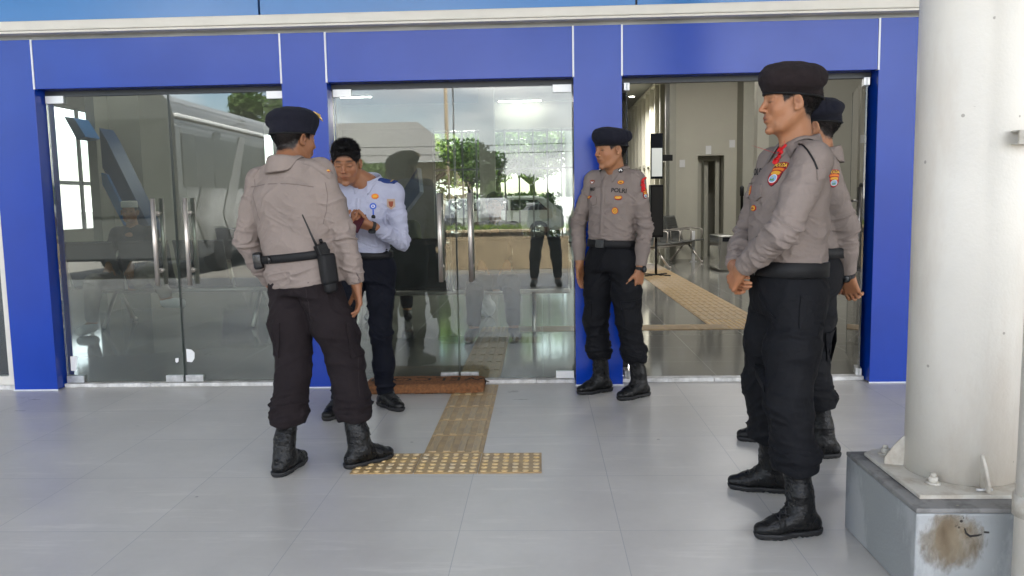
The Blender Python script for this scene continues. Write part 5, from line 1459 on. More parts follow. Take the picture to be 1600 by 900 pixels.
def officer_far():
    y = deg(-104)
    S = dict(root=(1.295, 3.86, 0), yaw=y, hyaw=deg(-108), hpitch=.05, label='officer in black beret half hidden behind the tall one, hand behind his hip', girth=1.0, depth=1.02, beltz=.045,
             pelvis=(1.290, 3.86, .918), chest=(1.296, 3.86, 1.362), head=(1.290, 3.88, 1.545), shw=.170,
             ankleL=(1.318, 3.745, .085), ankleR=(1.16, 4.01, .085), toeL=(-.95, -.1), toeR=(-.97, .05),
             wristL=(1.425, 3.80, .860), wristR=(1.42, 3.97, .87), elbowL=(1.53, 3.62, 1.09), elbowR=(1.50, 4.15, 1.09),
             handL=dict(f=(.30, .12, -.95), n=(.55, .75, .1), side=-1, curl=.5, spread=.08, tc=.4), handR=dict(f=(.1, -.35, -.9), n=(.8, -.2, 0), side=1, curl=.5),
             shirt='shirt', trousers='trousers', bag=1.05, cuff=.25, seed=12.0, foldamp=1.4, skin=(0.36, 0.165, 0.08), slv=1.03, hfat=.93)
    make_person(S); beret(S, M['beret'], drape=1, flat=.008); watch(S, 'L')
    p, n = pix(S, 1304, 280); shield_patch(S, p, n, UP, .80)
    panel(S, 'cargo_pocket', [(1290, 520), (1314, 518), (1314, 560), (1292, 562)], M['trousers'], .008, S['_bvt'])
    return S
def guard_white():
    y = deg(-10)
    S = dict(root=(-1.02, 4.68, 0), yaw=y, hyaw=deg(4), hpitch=.34, label='bareheaded young man in white shirt with navy shoulder boards looking down at his phone', girth=.87, depth=.90, tgirth=.92, beltz=.035, belth=.019,
             pelvis=(-1.035, 4.70, .905), chest=(-1.005, 4.66, 1.305), head=(-1.095, 4.565, 1.458), shw=.165, lean=.0,
             ankleL=(-.955, 4.76, .08), ankleR=(-1.195, 4.60, .08), toeL=(.62, -.72), toeR=(-.25, -.95), th=.40, sk=.40,
             wristL=(-.925, 4.44, 1.095), wristR=(-1.10, 4.43, 1.085), elbowL=(-.76, 4.70, 1.02), elbowR=(-1.35, 4.60, 1.0), ua=.275, fa=.235,
             handL=dict(f=(-.88, -.30, .22), n=(-.15, .45, .9), side=-1, curl=.75, spread=.05, tc=.9), handR=dict(f=(.80, -.30, .30), n=(.1, .5, .85), side=1, curl=.75, spread=.05, tc=.9),
             shirt='white_shirt', trousers='trousers_navy', bag=.86, cuff=.085, cuffr=.060, bloused=False, boot='shoe', seed=16.0, foldamp=1.3, skin=(0.31, 0.138, 0.068), hair='full', open=.30, slv=.86, hfat=.98)
    make_person(S); watch(S, 'L')
    buckle(S, M['brass'], -math.pi / 2, .016, .018)
    strip(S, 'placket', [(560, 310), (560, 340), (563, 375)], .028, M['white_shirt'], .002)
    panel(S, 'chest_pocket', [(576, 322), (604, 326), (603, 346), (577, 343)], M['white_shirt'], .003)
    p, n = pix(S, 586, 307); a = decal(S, 'badge', p, n, UP, ell2(.021, .016), M['orange_thread'], .002); decal(S, 'badge_motif', p, n, UP, ell2(.012, .008), M['yellow'], .003, parent=a)
    p, n = pix(S, 583, 322.5); a = decal(S, 'badge_reel', p, n, UP, ell2(.019, .019), M['reel_blue'], .006); decal(S, 'reel_motif', p, n, UP, ell2(.011, .009), M['white_cloth'], .007, parent=a); decal(S, 'reel_centre', p, n, UP, ell2(.006, .005), M['reel_blue'], .0078, parent=a)
    decal(S, 'reel_clip', p - UP * .034, n, UP, rect2(-.004, .004, -.018, .018), M['reel_blue'], .004, parent=a)
    decal(S, 'reel_end', p - UP * .060, n, UP, ell2(.012, .012), M['black_plastic'], .006, parent=a)
    p, n = pix(S, 611, 319); a = decal(S, 'sleeve_patch', p, n, UP, poly2([(-.022, .03), (.022, .03), (.024, -.012), (0, -.032), (-.024, -.012)]), M['tan_thread'], .0015); decal(S, 'patch_motif', p, n, UP, poly2([(-.014, .016), (.014, .016), (.010, -.010), (0, -.018), (-.010, -.010)]), M['red_brown'], .0025, parent=a)
    # shoulder boards
    for s in (1, -1):
        c0 = S['_ch'] + S['_R'] @ V(s * .085, -.005, .0); out = S['_R'] @ V(s, 0, -.28); n = nz_(S['_R'] @ V(s * .3, 0, 1))
        P0 = S['_ch'] + S['_R'] @ V(s * .115, .0, .035)
        b_ = decal(S, 'shoulder_board', P0, n, nz_(out), rect2(-.024, .024, -.045, .055), M['navy_cloth'], .007)
        decal(S, 'board_stripe', P0 + nz_(out) * .030, n, nz_(out), rect2(-.018, .018, -.004, .004), M['gold'], .009, parent=b_)
    # the phone he holds
    c = Vector((-1.005 - S['root'][0] + S['root'][0], 4.365, 1.118))
    ph = empty('mobile_phone', c, 0, 'dark mobile phone held in both hands of the man in the white shirt', 'phone')
    rot = Matrix.Rotation(deg(-14), 3, 'Z') @ Matrix.Rotation(deg(-50), 3, 'X')
    MB().box(-.036, .036, -.0042, .0042, -.072, .072, bev=.0035, rot=rot).build('case', M['phone_case'], ph)
    n_ = rot @ Vector((0, 1, 0)); q = MB().box(-.033, .033, -.0004, .0004, -.068, .068, rot=rot); q.bm.transform(Matrix.Translation(n_ * .0046)); q.build('screen', M['chrome_dark'], ph)
    return S
M['belt_shiny'] = mat('black_gloss_leather', (0.010, 0.010, 0.011), 0.22, bump=0.15, bscale=120)
M['brass'] = mat('brass_buckle', (0.70, 0.52, 0.22), 0.22, metal=1.0)
M['shirt_seam'] = cloth('taupe_seam', (0.17, 0.135, 0.125), (0.15, 0.12, 0.11))
M['trousers_seam'] = cloth('trouser_seam', (0.022, 0.017, 0.018), (0.03, 0.024, 0.025))
M['reel_blue'] = mat('blue_badge_reel', (0.02, 0.09, 0.50), 0.35)
M['tan_thread'] = mat('tan_patch', (0.42, 0.30, 0.22), 0.8)
M['phone_case'] = mat('dark_red_phone_case', (0.06, 0.008, 0.015), 0.35)
# ------------------------------------------------------------------ what stands inside the hall
M['seat_black'] = mat('black_perforated_seat', (0.035, 0.036, 0.038), 0.45)
M['seat_grey'] = mat('grey_pressed_steel_seat', (0.26, 0.27, 0.27), 0.35, metal=0.8)
M['tv'] = mat('black_screen', (0.012, 0.014, 0.02), 0.08)
M['inox'] = mat('satin_inox', (0.42, 0.41, 0.38), 0.35, metal=0.9)
def bench(x, y, rz, n, label, group, seat):
    t = empty('waiting_bench', (x, y, 0), rz, label, 'bench', group); W_ = .56
    fr = MB().tube([(-n * W_ / 2, 0, .36), (n * W_ / 2, 0, .36)], .028, n=8, smooth=True); fr.build('beam', M['steel'], t)
    for s in (-1, 1):
        l = MB(); xx = s * (n * W_ / 2 - .35)
        l.tube([(xx, -.30, .02), (xx, -.05, .34)], .02, n=8); l.tube([(xx, .32, .02), (xx, .05, .34)], .02, n=8); l.tube([(xx, -.34, .02), (xx, -.28, .02)], .02, n=8)
        l.build('leg', M['steel'], t)
    for i in range(n):
        xx = (i - (n - 1) / 2) * W_
        s_ = MB(); prof = [(-.26, .43), (-.22, .445), (0, .42), (.18, .415), (.23, .45), (.30, .62), (.37, .88), (.385, .90)]
        b = bmesh.new(); rows = [[b.verts.new((xx + dx, yy, zz + off)) for dx in (-.255, .255)] for off in (0,) for yy, zz in prof]
        low = [[b.verts.new((xx + dx, yy + .012, zz - .014)) for dx in (-.255, .255)] for yy, zz in prof]
        for A in (rows, low):
            for p_, q_ in zip(A, A[1:]): b.faces.new((p_[0], p_[1], q_[1], q_[0]))
        for k in (0, 1):
            for i_ in range(len(prof) - 1): b.faces.new((rows[i_][k], low[i_][k], low[i_ + 1][k], rows[i_ + 1][k]))
        b.faces.new((rows[0][0], rows[0][1], low[0][1], low[0][0])); b.faces.new((rows[-1][0], low[-1][0], low[-1][1], rows[-1][1]))
        bmesh.ops.recalc_face_normals(b, faces=b.faces[:]); s_._take(b, 0, False)
        for k in range(9): s_.box(xx - .225, xx + .225, .245 + k * .012, .255 + k * .012, .50 + k * .043, .52 + k * .043)
        s_.build('seat', seat, t)
    for i in range(n + 1):
        xx = (i - n / 2) * W_; a = MB().tube([(xx, .22, .40), (xx, .24, .64), (xx, .18, .655), (xx, -.15, .645), (xx, -.19, .62), (xx, -.17, .40)], .013, n=8)
        a.build('armrest', M['steel'], t)
    return t
bench(at(1046, 400, 15.2).x, 15.1, deg(58), 4, 'row of grey steel waiting seats against the cream wall by the recessed doorway', 'waiting benches', M['seat_grey'])
bench(-3.7, 8.3, math.pi, 4, 'black seated waiting bench behind the leftmost glass leaf, under the man in the cap', 'waiting benches', M['seat_black'])
bench(-2.05, 8.2, math.pi, 2, 'waiting bench seen between the left handles and the officer with his back turned', 'waiting benches', M['seat_black'])
bench(-.85, 7.75, math.pi, 4, 'long waiting bench behind the middle doors, under the seated woman', 'waiting benches', M['seat_black'])
bench(-3.9, 12.6, math.pi, 4, 'farther waiting bench of the left bay', 'waiting benches', M['seat_black'])

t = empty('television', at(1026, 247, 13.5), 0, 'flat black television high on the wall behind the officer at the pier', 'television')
MB().box(-.10, .10, -.035, .035, -.34, .40, bev=.01, rot=None).build('screen', M['tv'], t); MB().box(-.085, .085, -.038, -.0355, -.30, .16).build('window_reflection', emit('screen_reflection_glow', (.50, .62, .55), .04), t)  # window light reflected in the lower screen, imitated by a faint glowing panel
MB().box(.02, .26, -.02, .02, -.05, .05, bev=.004).build('bracket', M['black_plastic'], t)
t = empty('loudspeaker', (at(1025, 345, 13.0).x, 13.0, 0), 0, 'tall black loudspeaker box standing behind the officer at the pier', 'loudspeaker')
MB().box(-.10, .10, -.12, .12, .62, 1.45, bev=.012).build('cabinet', M['black_plastic'], t)
MB().box(-.085, .085, -.128, -.121, .66, 1.41, bev=.003).build('grille', M['black_rubber'], t); MB().tube([(0, 0, .02), (0, 0, .62)], .02).tube([(-.2, -.2, .015), (.2, .2, .015)], .012).tube([(-.2, .2, .015), (.2, -.2, .015)], .012).build('stand', M['black_plastic'], t)
t = empty('turnstile', (at(1127, 400, 13.9).x, 13.9, 0), 0, 'waist high stainless gate cabinet in front of the recessed doorway', 'gate')
MB().box(-.12, .12, -.35, .35, .02, .60, bev=.015, seg=3).build('cabinet', M['inox'], t)
MB().box(-.125, -.09, -.355, .355, .05, .59, bev=.004).build('side_rail', M['chrome'], t)
MB().box(-.06, .08, -.356, -.351, .50, .57).build('panel', M['tv'], t)
t = empty('queue_post', (at(1158, 400, 14.0).x, 14.0, 0), 0, 'thin black queue post beside the stainless gate cabinet', 'post')
MB().lathe([(.16, .0), (.16, .015), (.05, .03), (.022, .05), (.022, 1.25), (.034, 1.26), (.034, 1.40), (.01, 1.43)], n=20).build('pole', M['black_plastic'], t)
t = empty('rail_post', (at(1083, 400, 15.8).x, 15.8, 0), 0, 'white painted barrier post at the end of the grey seats', 'post')
MB().box(-.03, .03, -.025, .025, .01, .60, bev=.006).build('post', M['lamp_rim'], t)
MB().box(-.06, .06, -.06, .06, .0, .012).build('foot', M['lamp_rim'], t)
for (u, v), lab in (((1107, 234), 'small pale notice above the left corner of the recessed doorway'), ((1144, 225), 'larger pale notice by the pilaster, right of the doorway'), ((1066, 256), 'tiny pale notice alone on the cream wall')):
    q = at(u, v, WYI - .006); t = MB().box(-.055, .055, -.004, .004, -.09 if '1107' in str(u) else -.07, .08, bev=.001).build('notice', M['notice'] if 'notice' in M else M['lamp_rim'], None); t.location = q; tag(t, lab, 'notice')
t = empty('rubbish_bag', (at(761, 505, 8.6).x, 8.6, 0), 0, 'small knotted white plastic bag on the hall floor behind the middle doors', 'bag')
F = Field((-.2, -.2, -.02), (.2, .2, .4), .008); F.ell((0, 0, .09), (.10, .09, .10), None, 0); F.cone((0, 0, .15), (.01, 0, .24), .05, .02, .04); F.ell((.02, 0, .26), (.04, .02, .03), None, .02)
F.put(lambda X, Y_, Z: .002 - Z, F.lo, F.lo + F.h * F.n, .01, 'and'); c_, q_ = F.mesh(1); c_ = folds(c_, normals(c_, q_), [((0, 0, .12), .2, (1, .3, .2), 18, .012)], .004)
link('bag', to_mesh('bag', c_, q_), M['lamp_rim'], t, True)
# simple lesser figures: the same implicit figure, seated or stooping
def lesser(S):
    F = Field(np.array(S['lo']), np.array(S['hi']), .008); root = np.array(S['root'], float); J = {k: np.array(v, float) for k, v in S['J'].items()}
    H = frame(S['hyaw'], S.get('hpitch', 0)); o = empty('person', root, 0, S['label'], 'person')
    ch, pe, hd = J['chest'], J['pelvis'], J['head']
    F.cone(pe, ch, .13, .12, 0); nb = ch + V(0, 0, .07)
    for k in 'LR':
        F.chain([ch, J['sh' + k], J['el' + k], J['wr' + k]], [.06, .045, .036, .028], .02); F.chain([pe, J['hip' + k], J['kn' + k], J['an' + k], J['toe' + k]], [.09, .08, .055, .042, .030], .02)
    head_prims(F, hd, H, nb)
    for k in 'LR': hand_prims(F, J['wr' + k], J.get('hf' + k, V(0, -.5, -.8)), V(0, .5, -.6) + V(.01, 0, 0), -1 if k == 'L' else 1, .5)
    c, q = F.mesh(1); link('body', to_mesh('body', c, q, face_color(c, hd, H, SKIN, 'crop')), M['skin'], o, True)
    F = Field(np.array(S['lo']), np.array(S['hi']), .008); F.cone(pe + V(0, 0, .05), ch, .155, .145, 0, (V(0, 1, 0), .8)); F.cone(J['shL'], J['shR'], .07, .07, .05)
    for k in 'LR': F.chain([J['sh' + k], J['el' + k], J['wr' + k] * .85 + J['el' + k] * .15], [.068, .055, .042], .03)
    F.cone(ch, ch + V(0, .01, .05), .08, .062, .03)
    c, q = F.mesh(1); c = folds(c, normals(c, q), [(ch * .5 + pe * .5, .25, (0.3, .2, 1), 12, .008)], .004); link('top', to_mesh('top', c, q), M[S['top']], o, True)
    F = Field(np.array(S['lo']), np.array(S['hi']), .008); F.cone(pe + V(-.06, 0, 0), pe + V(.06, 0, 0), .125, .125, 0)
    for k in 'LR': F.chain([J['hip' + k], J['kn' + k], J['an' + k] + V(0, 0, .06)], [.105, .080, .062], .03)
    c, q = F.mesh(1); c = folds(c, normals(c, q), [(J['knL'], .2, (0, .3, 1), 14, .008), (J['knR'], .2, (0, .3, 1), 14, .008)], .004); link('trousers', to_mesh('trousers', c, q), M[S['bottom']], o, True)
    for k in 'LR':
        F = Field(J['an' + k] - .25, J['an' + k] + .3, .007); F.chain([J['an' + k] + V(0, 0, -.02), J['toe' + k]], [.05, .038], 0); F.cone(J['an' + k] + V(0, .02, -.03), J['toe' + k] + V(0, 0, -.01), .045, .042, .02)
        c, q = F.mesh(1); link('shoe', to_mesh('shoe', c, q), M[S.get('shoes', 'boot')], o, True)
    if S.get('hair'):
        F = Field(hd - .2, hd + .2, .006); g = lambda x, y, z: hd + H @ V(x, y, z); F.ell(g(0, .016, .04), (.088, .105, .092), H, 0)
        if S['hair'] == 'long': F.cone(g(0, .06, .02), g(0, .08, -.12), .075, .05, .03)
        F.ell(g(0, -.085, -.03), (.07, .06, .085), H, .004, 'cut'); F.plane(g(0, 0, -.15 if S['hair'] == 'long' else -.04), H @ V(0, 0, -1)); c, q = F.mesh(1); link('hair', to_mesh('hair', c, q), M['hair'], o, True)
    if S.get('cap'):
        F = Field(hd - .2, hd + .2, .006); g = lambda x, y, z: hd + H @ V(x, y, z); F.loft(hd, H, [(.04, 0, .01, .082, .100), (.11, 0, .01, .078, .092)], 0, n=2, rnd=.015); c, q = F.mesh(1); link('cap', to_mesh('cap', c, q), M['white_cloth'], o, True)
    return o, H
M['olive'] = cloth('olive_cloth', (0.12, 0.13, 0.06), (0.09, 0.10, 0.05)); M['khaki'] = cloth('khaki_cloth', (0.22, 0.19, 0.15), (0.18, 0.155, 0.12)); M['dark_top'] = cloth('dark_top_cloth', (0.03, 0.032, 0.035), (0.045, 0.046, 0.05))
M['pale_top'] = cloth('pale_grey_shirt_cloth', (0.66, 0.70, 0.76), (0.60, 0.64, 0.70)); M['notice'] = M['lamp_rim']
def seated(x, y, lab, top, bottom, shoes, spread=.16, **kw):
    J = dict(pelvis=(0, .05, .50), chest=(0, .14, .92), head=(0, .08, 1.19), shL=(.18, .15, .96), shR=(-.18, .15, .96), elL=(.25, .02, .70), elR=(-.25, .02, .70), wrL=(.12, -.18, .66), wrR=(-.12, -.18, .66),
             hipL=(.1, .0, .50), hipR=(-.1, .0, .50), knL=(spread, -.42, .50), knR=(-spread, -.42, .50), anL=(spread + .02, -.44, .10), anR=(-spread - .02, -.44, .10), toeL=(spread + .05, -.60, .05), toeR=(-spread - .05, -.60, .05))
    for k, v in kw.pop('J', {}).items(): J[k] = v
    return lesser(dict(root=(x, y, 0), lo=(-.75, -.95, -.02), hi=(.75, .5, 1.4), J=J, label=lab, top=top, bottom=bottom, shoes=shoes, hyaw=kw.pop('hyaw', 0), **kw))
seated(at(205, 400, 8.2).x, 8.15, 'man in white cap seated behind the leftmost glass leaf, one foot out', 'dark_top', 'khaki', 'lamp_rim', cap=True, hyaw=.3, J=dict(knL=(.40, -.35, .62), anL=(.62, -.55, .34), toeL=(.80, -.62, .32)))
seated(at(773, 370, 7.6).x, 7.6, 'woman in dark top seated behind the middle doors, facing out', 'dark_top', 'trousers_navy', 'boot', hair='long')
seated(at(612, 420, 8.6).x, 8.9, 'person in olive top seated just right of the guard', 'olive', 'trousers_navy', 'boot', hair='short', hyaw=.8)

# ------------------------------------------------------------------ the column at the right
col_ = empty('canopy_column', (1.392, 2.680, 0), 0, 'thick dirty white round steel column on a grey concrete plinth', 'column')
def stained(name, col, stain, rough, sc=3.0, thr=(.5, .75), speck=.012, grime=(.30, .27, .22), streak=(1, 1, .25)):
    m = mat(name, col, rough, noise=.10, nscale=2.5, bump=.12, bscale=90); t = m.node_tree; n = t.nodes; k = t.links.new; p = n['Principled BSDF']; c = [x for x in n if x.type == 'TEX_COORD'][0]
    src = p.inputs['Base Color'].links[0].from_socket
    mpn = n.new('ShaderNodeMapping'); mpn.inputs['Scale'].default_value = streak; k(c.outputs['Object'], mpn.inputs[0])
    z = n.new('ShaderNodeTexNoise'); z.inputs['Scale'].default_value = sc; z.inputs['Detail'].default_value = 9; z.inputs['Roughness'].default_value = .68; k(mpn.outputs[0], z.inputs['Vector'])
    r = n.new('ShaderNodeMapRange'); r.inputs['From Min'].default_value = thr[0]; r.inputs['From Max'].default_value = thr[1]; r.inputs['To Max'].default_value = .75; k(z.outputs['Fac'], r.inputs[0])
    x = n.new('ShaderNodeMixRGB'); k(r.outputs[0], x.inputs[0]); k(src, x.inputs[1]); x.inputs[2].default_value = (*stain, 1)
    v = n.new('ShaderNodeTexVoronoi'); v.inputs['Scale'].default_value = 14; k(c.outputs['Object'], v.inputs['Vector'])
    ls = n.new('ShaderNodeMath'); ls.operation = 'LESS_THAN'; ls.inputs[1].default_value = .075; k(v.outputs['Distance'], ls.inputs[0])
    z2 = n.new('ShaderNodeTexNoise'); z2.inputs['Scale'].default_value = 9; k(c.outputs['Object'], z2.inputs['Vector']); g2 = n.new('ShaderNodeMath'); g2.operation = 'GREATER_THAN'; g2.inputs[1].default_value = .56; k(z2.outputs['Fac'], g2.inputs[0])
    mu = n.new('ShaderNodeMath'); mu.operation = 'MULTIPLY'; k(ls.outputs[0], mu.inputs[0]); k(g2.outputs[0], mu.inputs[1]); mu2 = n.new('ShaderNodeMath'); mu2.operation = 'MULTIPLY'; mu2.inputs[1].default_value = .7; k(mu.outputs[0], mu2.inputs[0])
    y = n.new('ShaderNodeMixRGB'); k(mu2.outputs[0], y.inputs[0]); k(x.outputs[0], y.inputs[1]); y.inputs[2].default_value = (*grime, 1); k(y.outputs[0], p.inputs['Base Color'])
    return m
M['column'] = stained('dirty_white_column_paint', (.80, .765, .69), (.56, .47, .38), .38, 2.6, (.46, .74))
M['column_base'] = stained('chipped_white_base_paint', (.60, .57, .50), (.36, .29, .21), .5, 14, (.45, .70), streak=(1, 1, 1))
M['plinth'] = stained('grey_painted_plinth', (.30, .315, .315), (.42, .43, .43), .5, 3.0, (.48, .55), streak=(1, 1, .5))
M['mortar'] = stained('smeared_mortar', (.24, .235, .225), (.10, .095, .09), .8, 9, (.45, .6), streak=(1, 1, 1))
R0 = .1690
MB().lathe([(R0, .302), (R0, 1.2), (R0, 3.0), (R0, 4.58)], n=96).build('shaft', M['column'], col_)
H2 = .272
YA, YC = -.312, .245
MB().box(-.282, H2, YA, YC, 0.001, .272, bev=.006).build('plinth', M['plinth'], col_)
MB().box(-.283, H2 + .001, YA - .001, YC + .001, .2725, .288, bev=.005).build('mortar_bed', M['mortar'], col_)
MB().poly([(x, y, .289) for x, y in [(-.24, -.24), (.24, -.24), (.24, .235), (-.19, .235), (-.24, .19)]], (0, 0, .012), bev=.002).build('base_plate', M['column_base'], col_)
for k in range(4):
    a = math.radians((165, 264, 75, 345)[k]); Rz = Matrix.Rotation(a, 4, 'Z')
    g = MB().poly([(R0 - .004, -.005, .302), (R0 + .062, -.005, .302), (R0 + .062, -.005, .325), (R0 + .03, -.005, .375), (R0 + .004, -.005, .405), (R0 - .004, -.005, .405)], (0, .010, 0), bev=.0015); g.bm.transform(Rz); g.build('gusset', M['column_base'], col_)
for k, (x, y) in enumerate(((-.150, -.135), (-.175, .165), (.16, -.15), (.12, .195))):
    b = MB().lathe([(.024, .302), (.024, .306)], (x, y, 0), n=24); b.lathe([(.016, .306), (.016, .322), (.014, .324)], (x, y, 0), n=6); b.lathe([(.009, .324), (.009, .334), (.007, .336)], (x, y, 0), n=14); b.build('anchor_bolt', M['column_base'], col_)
cg = MB().tube([(-.055, -.212, .3075), (-.005, -.208, .3075)], .0042, n=12).build('cigarette_end', M['sill'], None); cg.location = col_.location
tag(cg, 'pale cigarette stub lying on the base plate between bolt and fin', 'litter')
# rust stain and marker scrawl on the plinth front
rm = mat('rust_stain', (.20, .145, .075), .75, noise=.7, nscale=26, var=(.23, .21, .17))
rm.node_tree.nodes['Principled BSDF']
def stain_mat():
    m = bpy.data.materials.new('rust_smear'); m.use_nodes = True; t = m.node_tree; n = t.nodes; k = t.links.new; p = n['Principled BSDF']; p.inputs['Roughness'].default_value = .7
    c = n.new('ShaderNodeTexCoord'); mpn = n.new('ShaderNodeMapping'); mpn.inputs['Scale'].default_value = (1, 1, .45); k(c.outputs['Object'], mpn.inputs[0])
    z = n.new('ShaderNodeTexNoise'); z.inputs['Scale'].default_value = 15; z.inputs['Detail'].default_value = 12; z.inputs['Roughness'].default_value = .72; k(mpn.outputs[0], z.inputs[0])
    r = n.new('ShaderNodeValToRGB'); r.color_ramp.elements[0].color = (.17, .115, .06, 1); r.color_ramp.elements[0].position = .35; r.color_ramp.elements[1].color = (.36, .29, .19, 1); r.color_ramp.elements[1].position = .65; k(z.outputs['Fac'], r.inputs[0]); k(r.outputs[0], p.inputs['Base Color'])
    s = n.new('ShaderNodeSeparateXYZ'); k(c.outputs['Object'], s.inputs[0])
    def M_(op, a, b): 
        q = n.new('ShaderNodeMath'); q.operation = op
        for i, w in enumerate((a, b)):
            if isinstance(w, (int, float)): q.inputs[i].default_value = w
            else: k(w, q.inputs[i])
        return q.outputs[0]
    dx = M_('DIVIDE', M_('SUBTRACT', s.outputs[0], -.180), .075); dz = M_('DIVIDE', M_('SUBTRACT', s.outputs[2], .190), .070)
    d = M_('ADD', M_('MULTIPLY', dx, dx), M_('MULTIPLY', dz, dz)); d = M_('ADD', d, M_('MULTIPLY', M_('SUBTRACT', z.outputs['Fac'], .5), 6.0))
    rr = n.new('ShaderNodeMapRange'); rr.inputs['From Min'].default_value = .25; rr.inputs['From Max'].default_value = 1.9; rr.inputs['To Min'].default_value = .54; rr.inputs['To Max'].default_value = 0; k(d, rr.inputs[0]); k(rr.outputs[0], p.inputs['Alpha'])
    return m
sm = MB().box(-.279, .06, YA - .0016, YA - .0006, .02, .27).build('rust_smear', stain_mat(), col_)
mk = MB()
mk.tube([(.020, YA - .0012, .215), (.024, YA - .0012, .200), (.036, YA - .0012, .190), (.058, YA - .0012, .193), (.068, YA - .0012, .196)], [.0018, .003, .0035, .003, .0015], n=6)
mk.tube([(.075, YA - .0012, .203), (.088, YA - .0012, .202)], [.003, .003], n=6)
for x, z, r in ((.010, .237, .0045), (.004, .218, .0035), (-.006, .222, .002), (.016, .247, .002), (.014, .253, .0015)): mk.ball((x, YA - .001, z), (r, .001, r), sub=2)
mk.tube([(.002, YA - .001, .228), (-.004, YA - .001, .221)], [.001, .0012], n=5)
for v_ in mk.bm.verts: v_.co.x = v_.co.x * 1.05 - .160; v_.co.z += .012
mk.build('marker_scrawl', M['black_thread'], col_)
# steel clip on the column, and the pipe at the picture's edge
q = at(1590, 215, 2.50) - col_.location
c = MB().box(q.x - .012, q.x + .07, q.y - .03, q.y - .024, q.z - .021, q.z + .021, bev=.001); c.box(q.x - .012, q.x + .07, q.y - .024, q.y + .03, q.z + .017, q.z + .021); c.box(q.x - .012, q.x + .07, q.y - .024, q.y + .03, q.z - .021, q.z - .017)
c.lathe([(.006, 0), (.006, .004)], (q.x + .012, q.y - .034, q.z), n=10)
c.build('strut_clip', M['column_base'], col_)
dp = empty('downpipe', (at(1591, 800, 2.28).x + .052, 2.28, 0), 0, 'thin white vertical pipe at the right edge, beside the plinth', 'pipe')
MB().tube([(0, 0, .0), (0, 0, 4.6)], .055, n=28).build('pipe', M['column'], dp)
MB().lathe([(.062, .30), (.062, .36)], n=28).build('joint', M['column_base'], dp)

# ------------------------------------------------------------------ coir mat
mt = empty('door_mat', (at(610, 610, 5.17).x - .16, 5.185, 0), 0, 'thick rust-brown coir mat with faded black lettering, wedged against the middle sill', 'doormat')
x1 = at(757, 605, 5.17).x - mt.location.x
F = Field((-.06, -.20, -.02), (x1 + .06, .24, .12), .006)
F.loft((x1 / 2, 0, 0), np.eye(3), [(.004, 0, 0, x1 / 2, .135), (.05, 0, .006, x1 / 2 - .002, .130), (.064, 0, .01, x1 / 2 - .012, .118)], 0, n=9, rnd=.008)
F.plane((x1 + .02, -.16, 0), (1, -1, 0), .04)
c_, q_ = F.mesh(1); c_ = c_ + normals(c_, q_) * (noise3(c_, 130) * .0030 + noise3(c_, 12) * .003 + ridge(c_[:, 2] * 130) * .0012)[:, None]
M['coir'] = mat('coir', (.40, .165, .060), .95, noise=.7, nscale=60, var=(.16, .07, .030), bump=1.0, bscale=420)
mo = link('pile', to_mesh('pile', c_, q_), M['coir'], mt, True); bvm = BVHTree.FromPolygons([tuple(x) for x in c_], [tuple(x) for x in q_])
cu = bpy.data.curves.new('w', 'FONT'); cu.body = 'WELCOME'; cu.size = .17; cu.align_x = 'CENTER'; cu.align_y = 'CENTER'; cu.resolution_u = 3; cu.space_character = 1.15
ob = bpy.data.objects.new('w', cu); COL.objects.link(ob); dg = bpy.context.evaluated_depsgraph_get(); dg.update(); me = bpy.data.meshes.new_from_object(ob.evaluated_get(dg)); bpy.data.objects.remove(ob)
b = bmesh.new(); b.from_mesh(me); bmesh.ops.triangulate(b, faces=b.faces[:]); bmesh.ops.subdivide_edges(b, edges=b.edges[:], cuts=2, use_grid_fill=False)
for v in b.verts:
    x, y = x1 / 2 - .02 - v.co.x, .03 - v.co.y * .75; h = bvm.ray_cast(Vector((x, y, .2)), Vector((0, 0, -1)))
    v.co = Vector((x, y, (h[0].z if h[0] else .05) + .0018))
bmesh.ops.triangulate(b, faces=b.faces[:]); b.to_mesh(me); b.free(); link('lettering', me, mat('faded_black_pile', (.02, .016, .013), .95, noise=.5, nscale=60, var=(.07, .035, .02)), mt)

# ------------------------------------------------------------------ outside, seen only as reflections in the glass
def mir(u, v, D): q = at(u, v, D); return Vector((q.x, 2 * GY - D, q.z))
M['stone'] = mat('sunlit_sandstone', (.40, .31, .20), .8, noise=.4, nscale=5, bump=.4, bscale=40)
M['leaf'] = mat('leaf_green', (.055, .115, .025), .6, noise=.5, nscale=1.5, var=(.11, .17, .03)); M['leaf_dark'] = mat('leaf_dark', (.02, .05, .018), .6, noise=.4, nscale=2); M['bark'] = mat('bark', (.10, .075, .05), .9, noise=.4, nscale=12)
M['leaf_lime'] = mat('leaf_lime', (.22, .30, .045), .6, noise=.5, nscale=1.5, var=(.10, .18, .025))
for _m in ('leaf', 'leaf_dark', 'leaf_lime'):
    _t = M[_m].node_tree; _n = _t.nodes; _p = _n['Principled BSDF']; _o = _n['Material Output']; _x = _n.new('ShaderNodeMixShader'); _tr = _n.new('ShaderNodeBsdfTranslucent'); _x.inputs[0].default_value = .45
    _t.links.new(_p.inputs['Base Color'].links[0].from_socket, _tr.inputs[0]); _t.links.new(_p.outputs[0], _x.inputs[1]); _t.links.new(_tr.outputs[0], _x.inputs[2]); _t.links.new(_x.outputs[0], _o.inputs[0])
pw_ = empty('planter_wall', (2.4, -5.6, -.12), 0, 'low sunlit sandstone planter wall across the forecourt, seen reflected in the middle doors', 'planter')
MB().box(-4.6, 14, 0, .30, 0, .74, bev=.01).build('wall', M['stone'], pw_); MB().box(-4.65, 14.05, -.04, .34, .741, .79, bev=.008).build('coping', M['stone'], pw_)
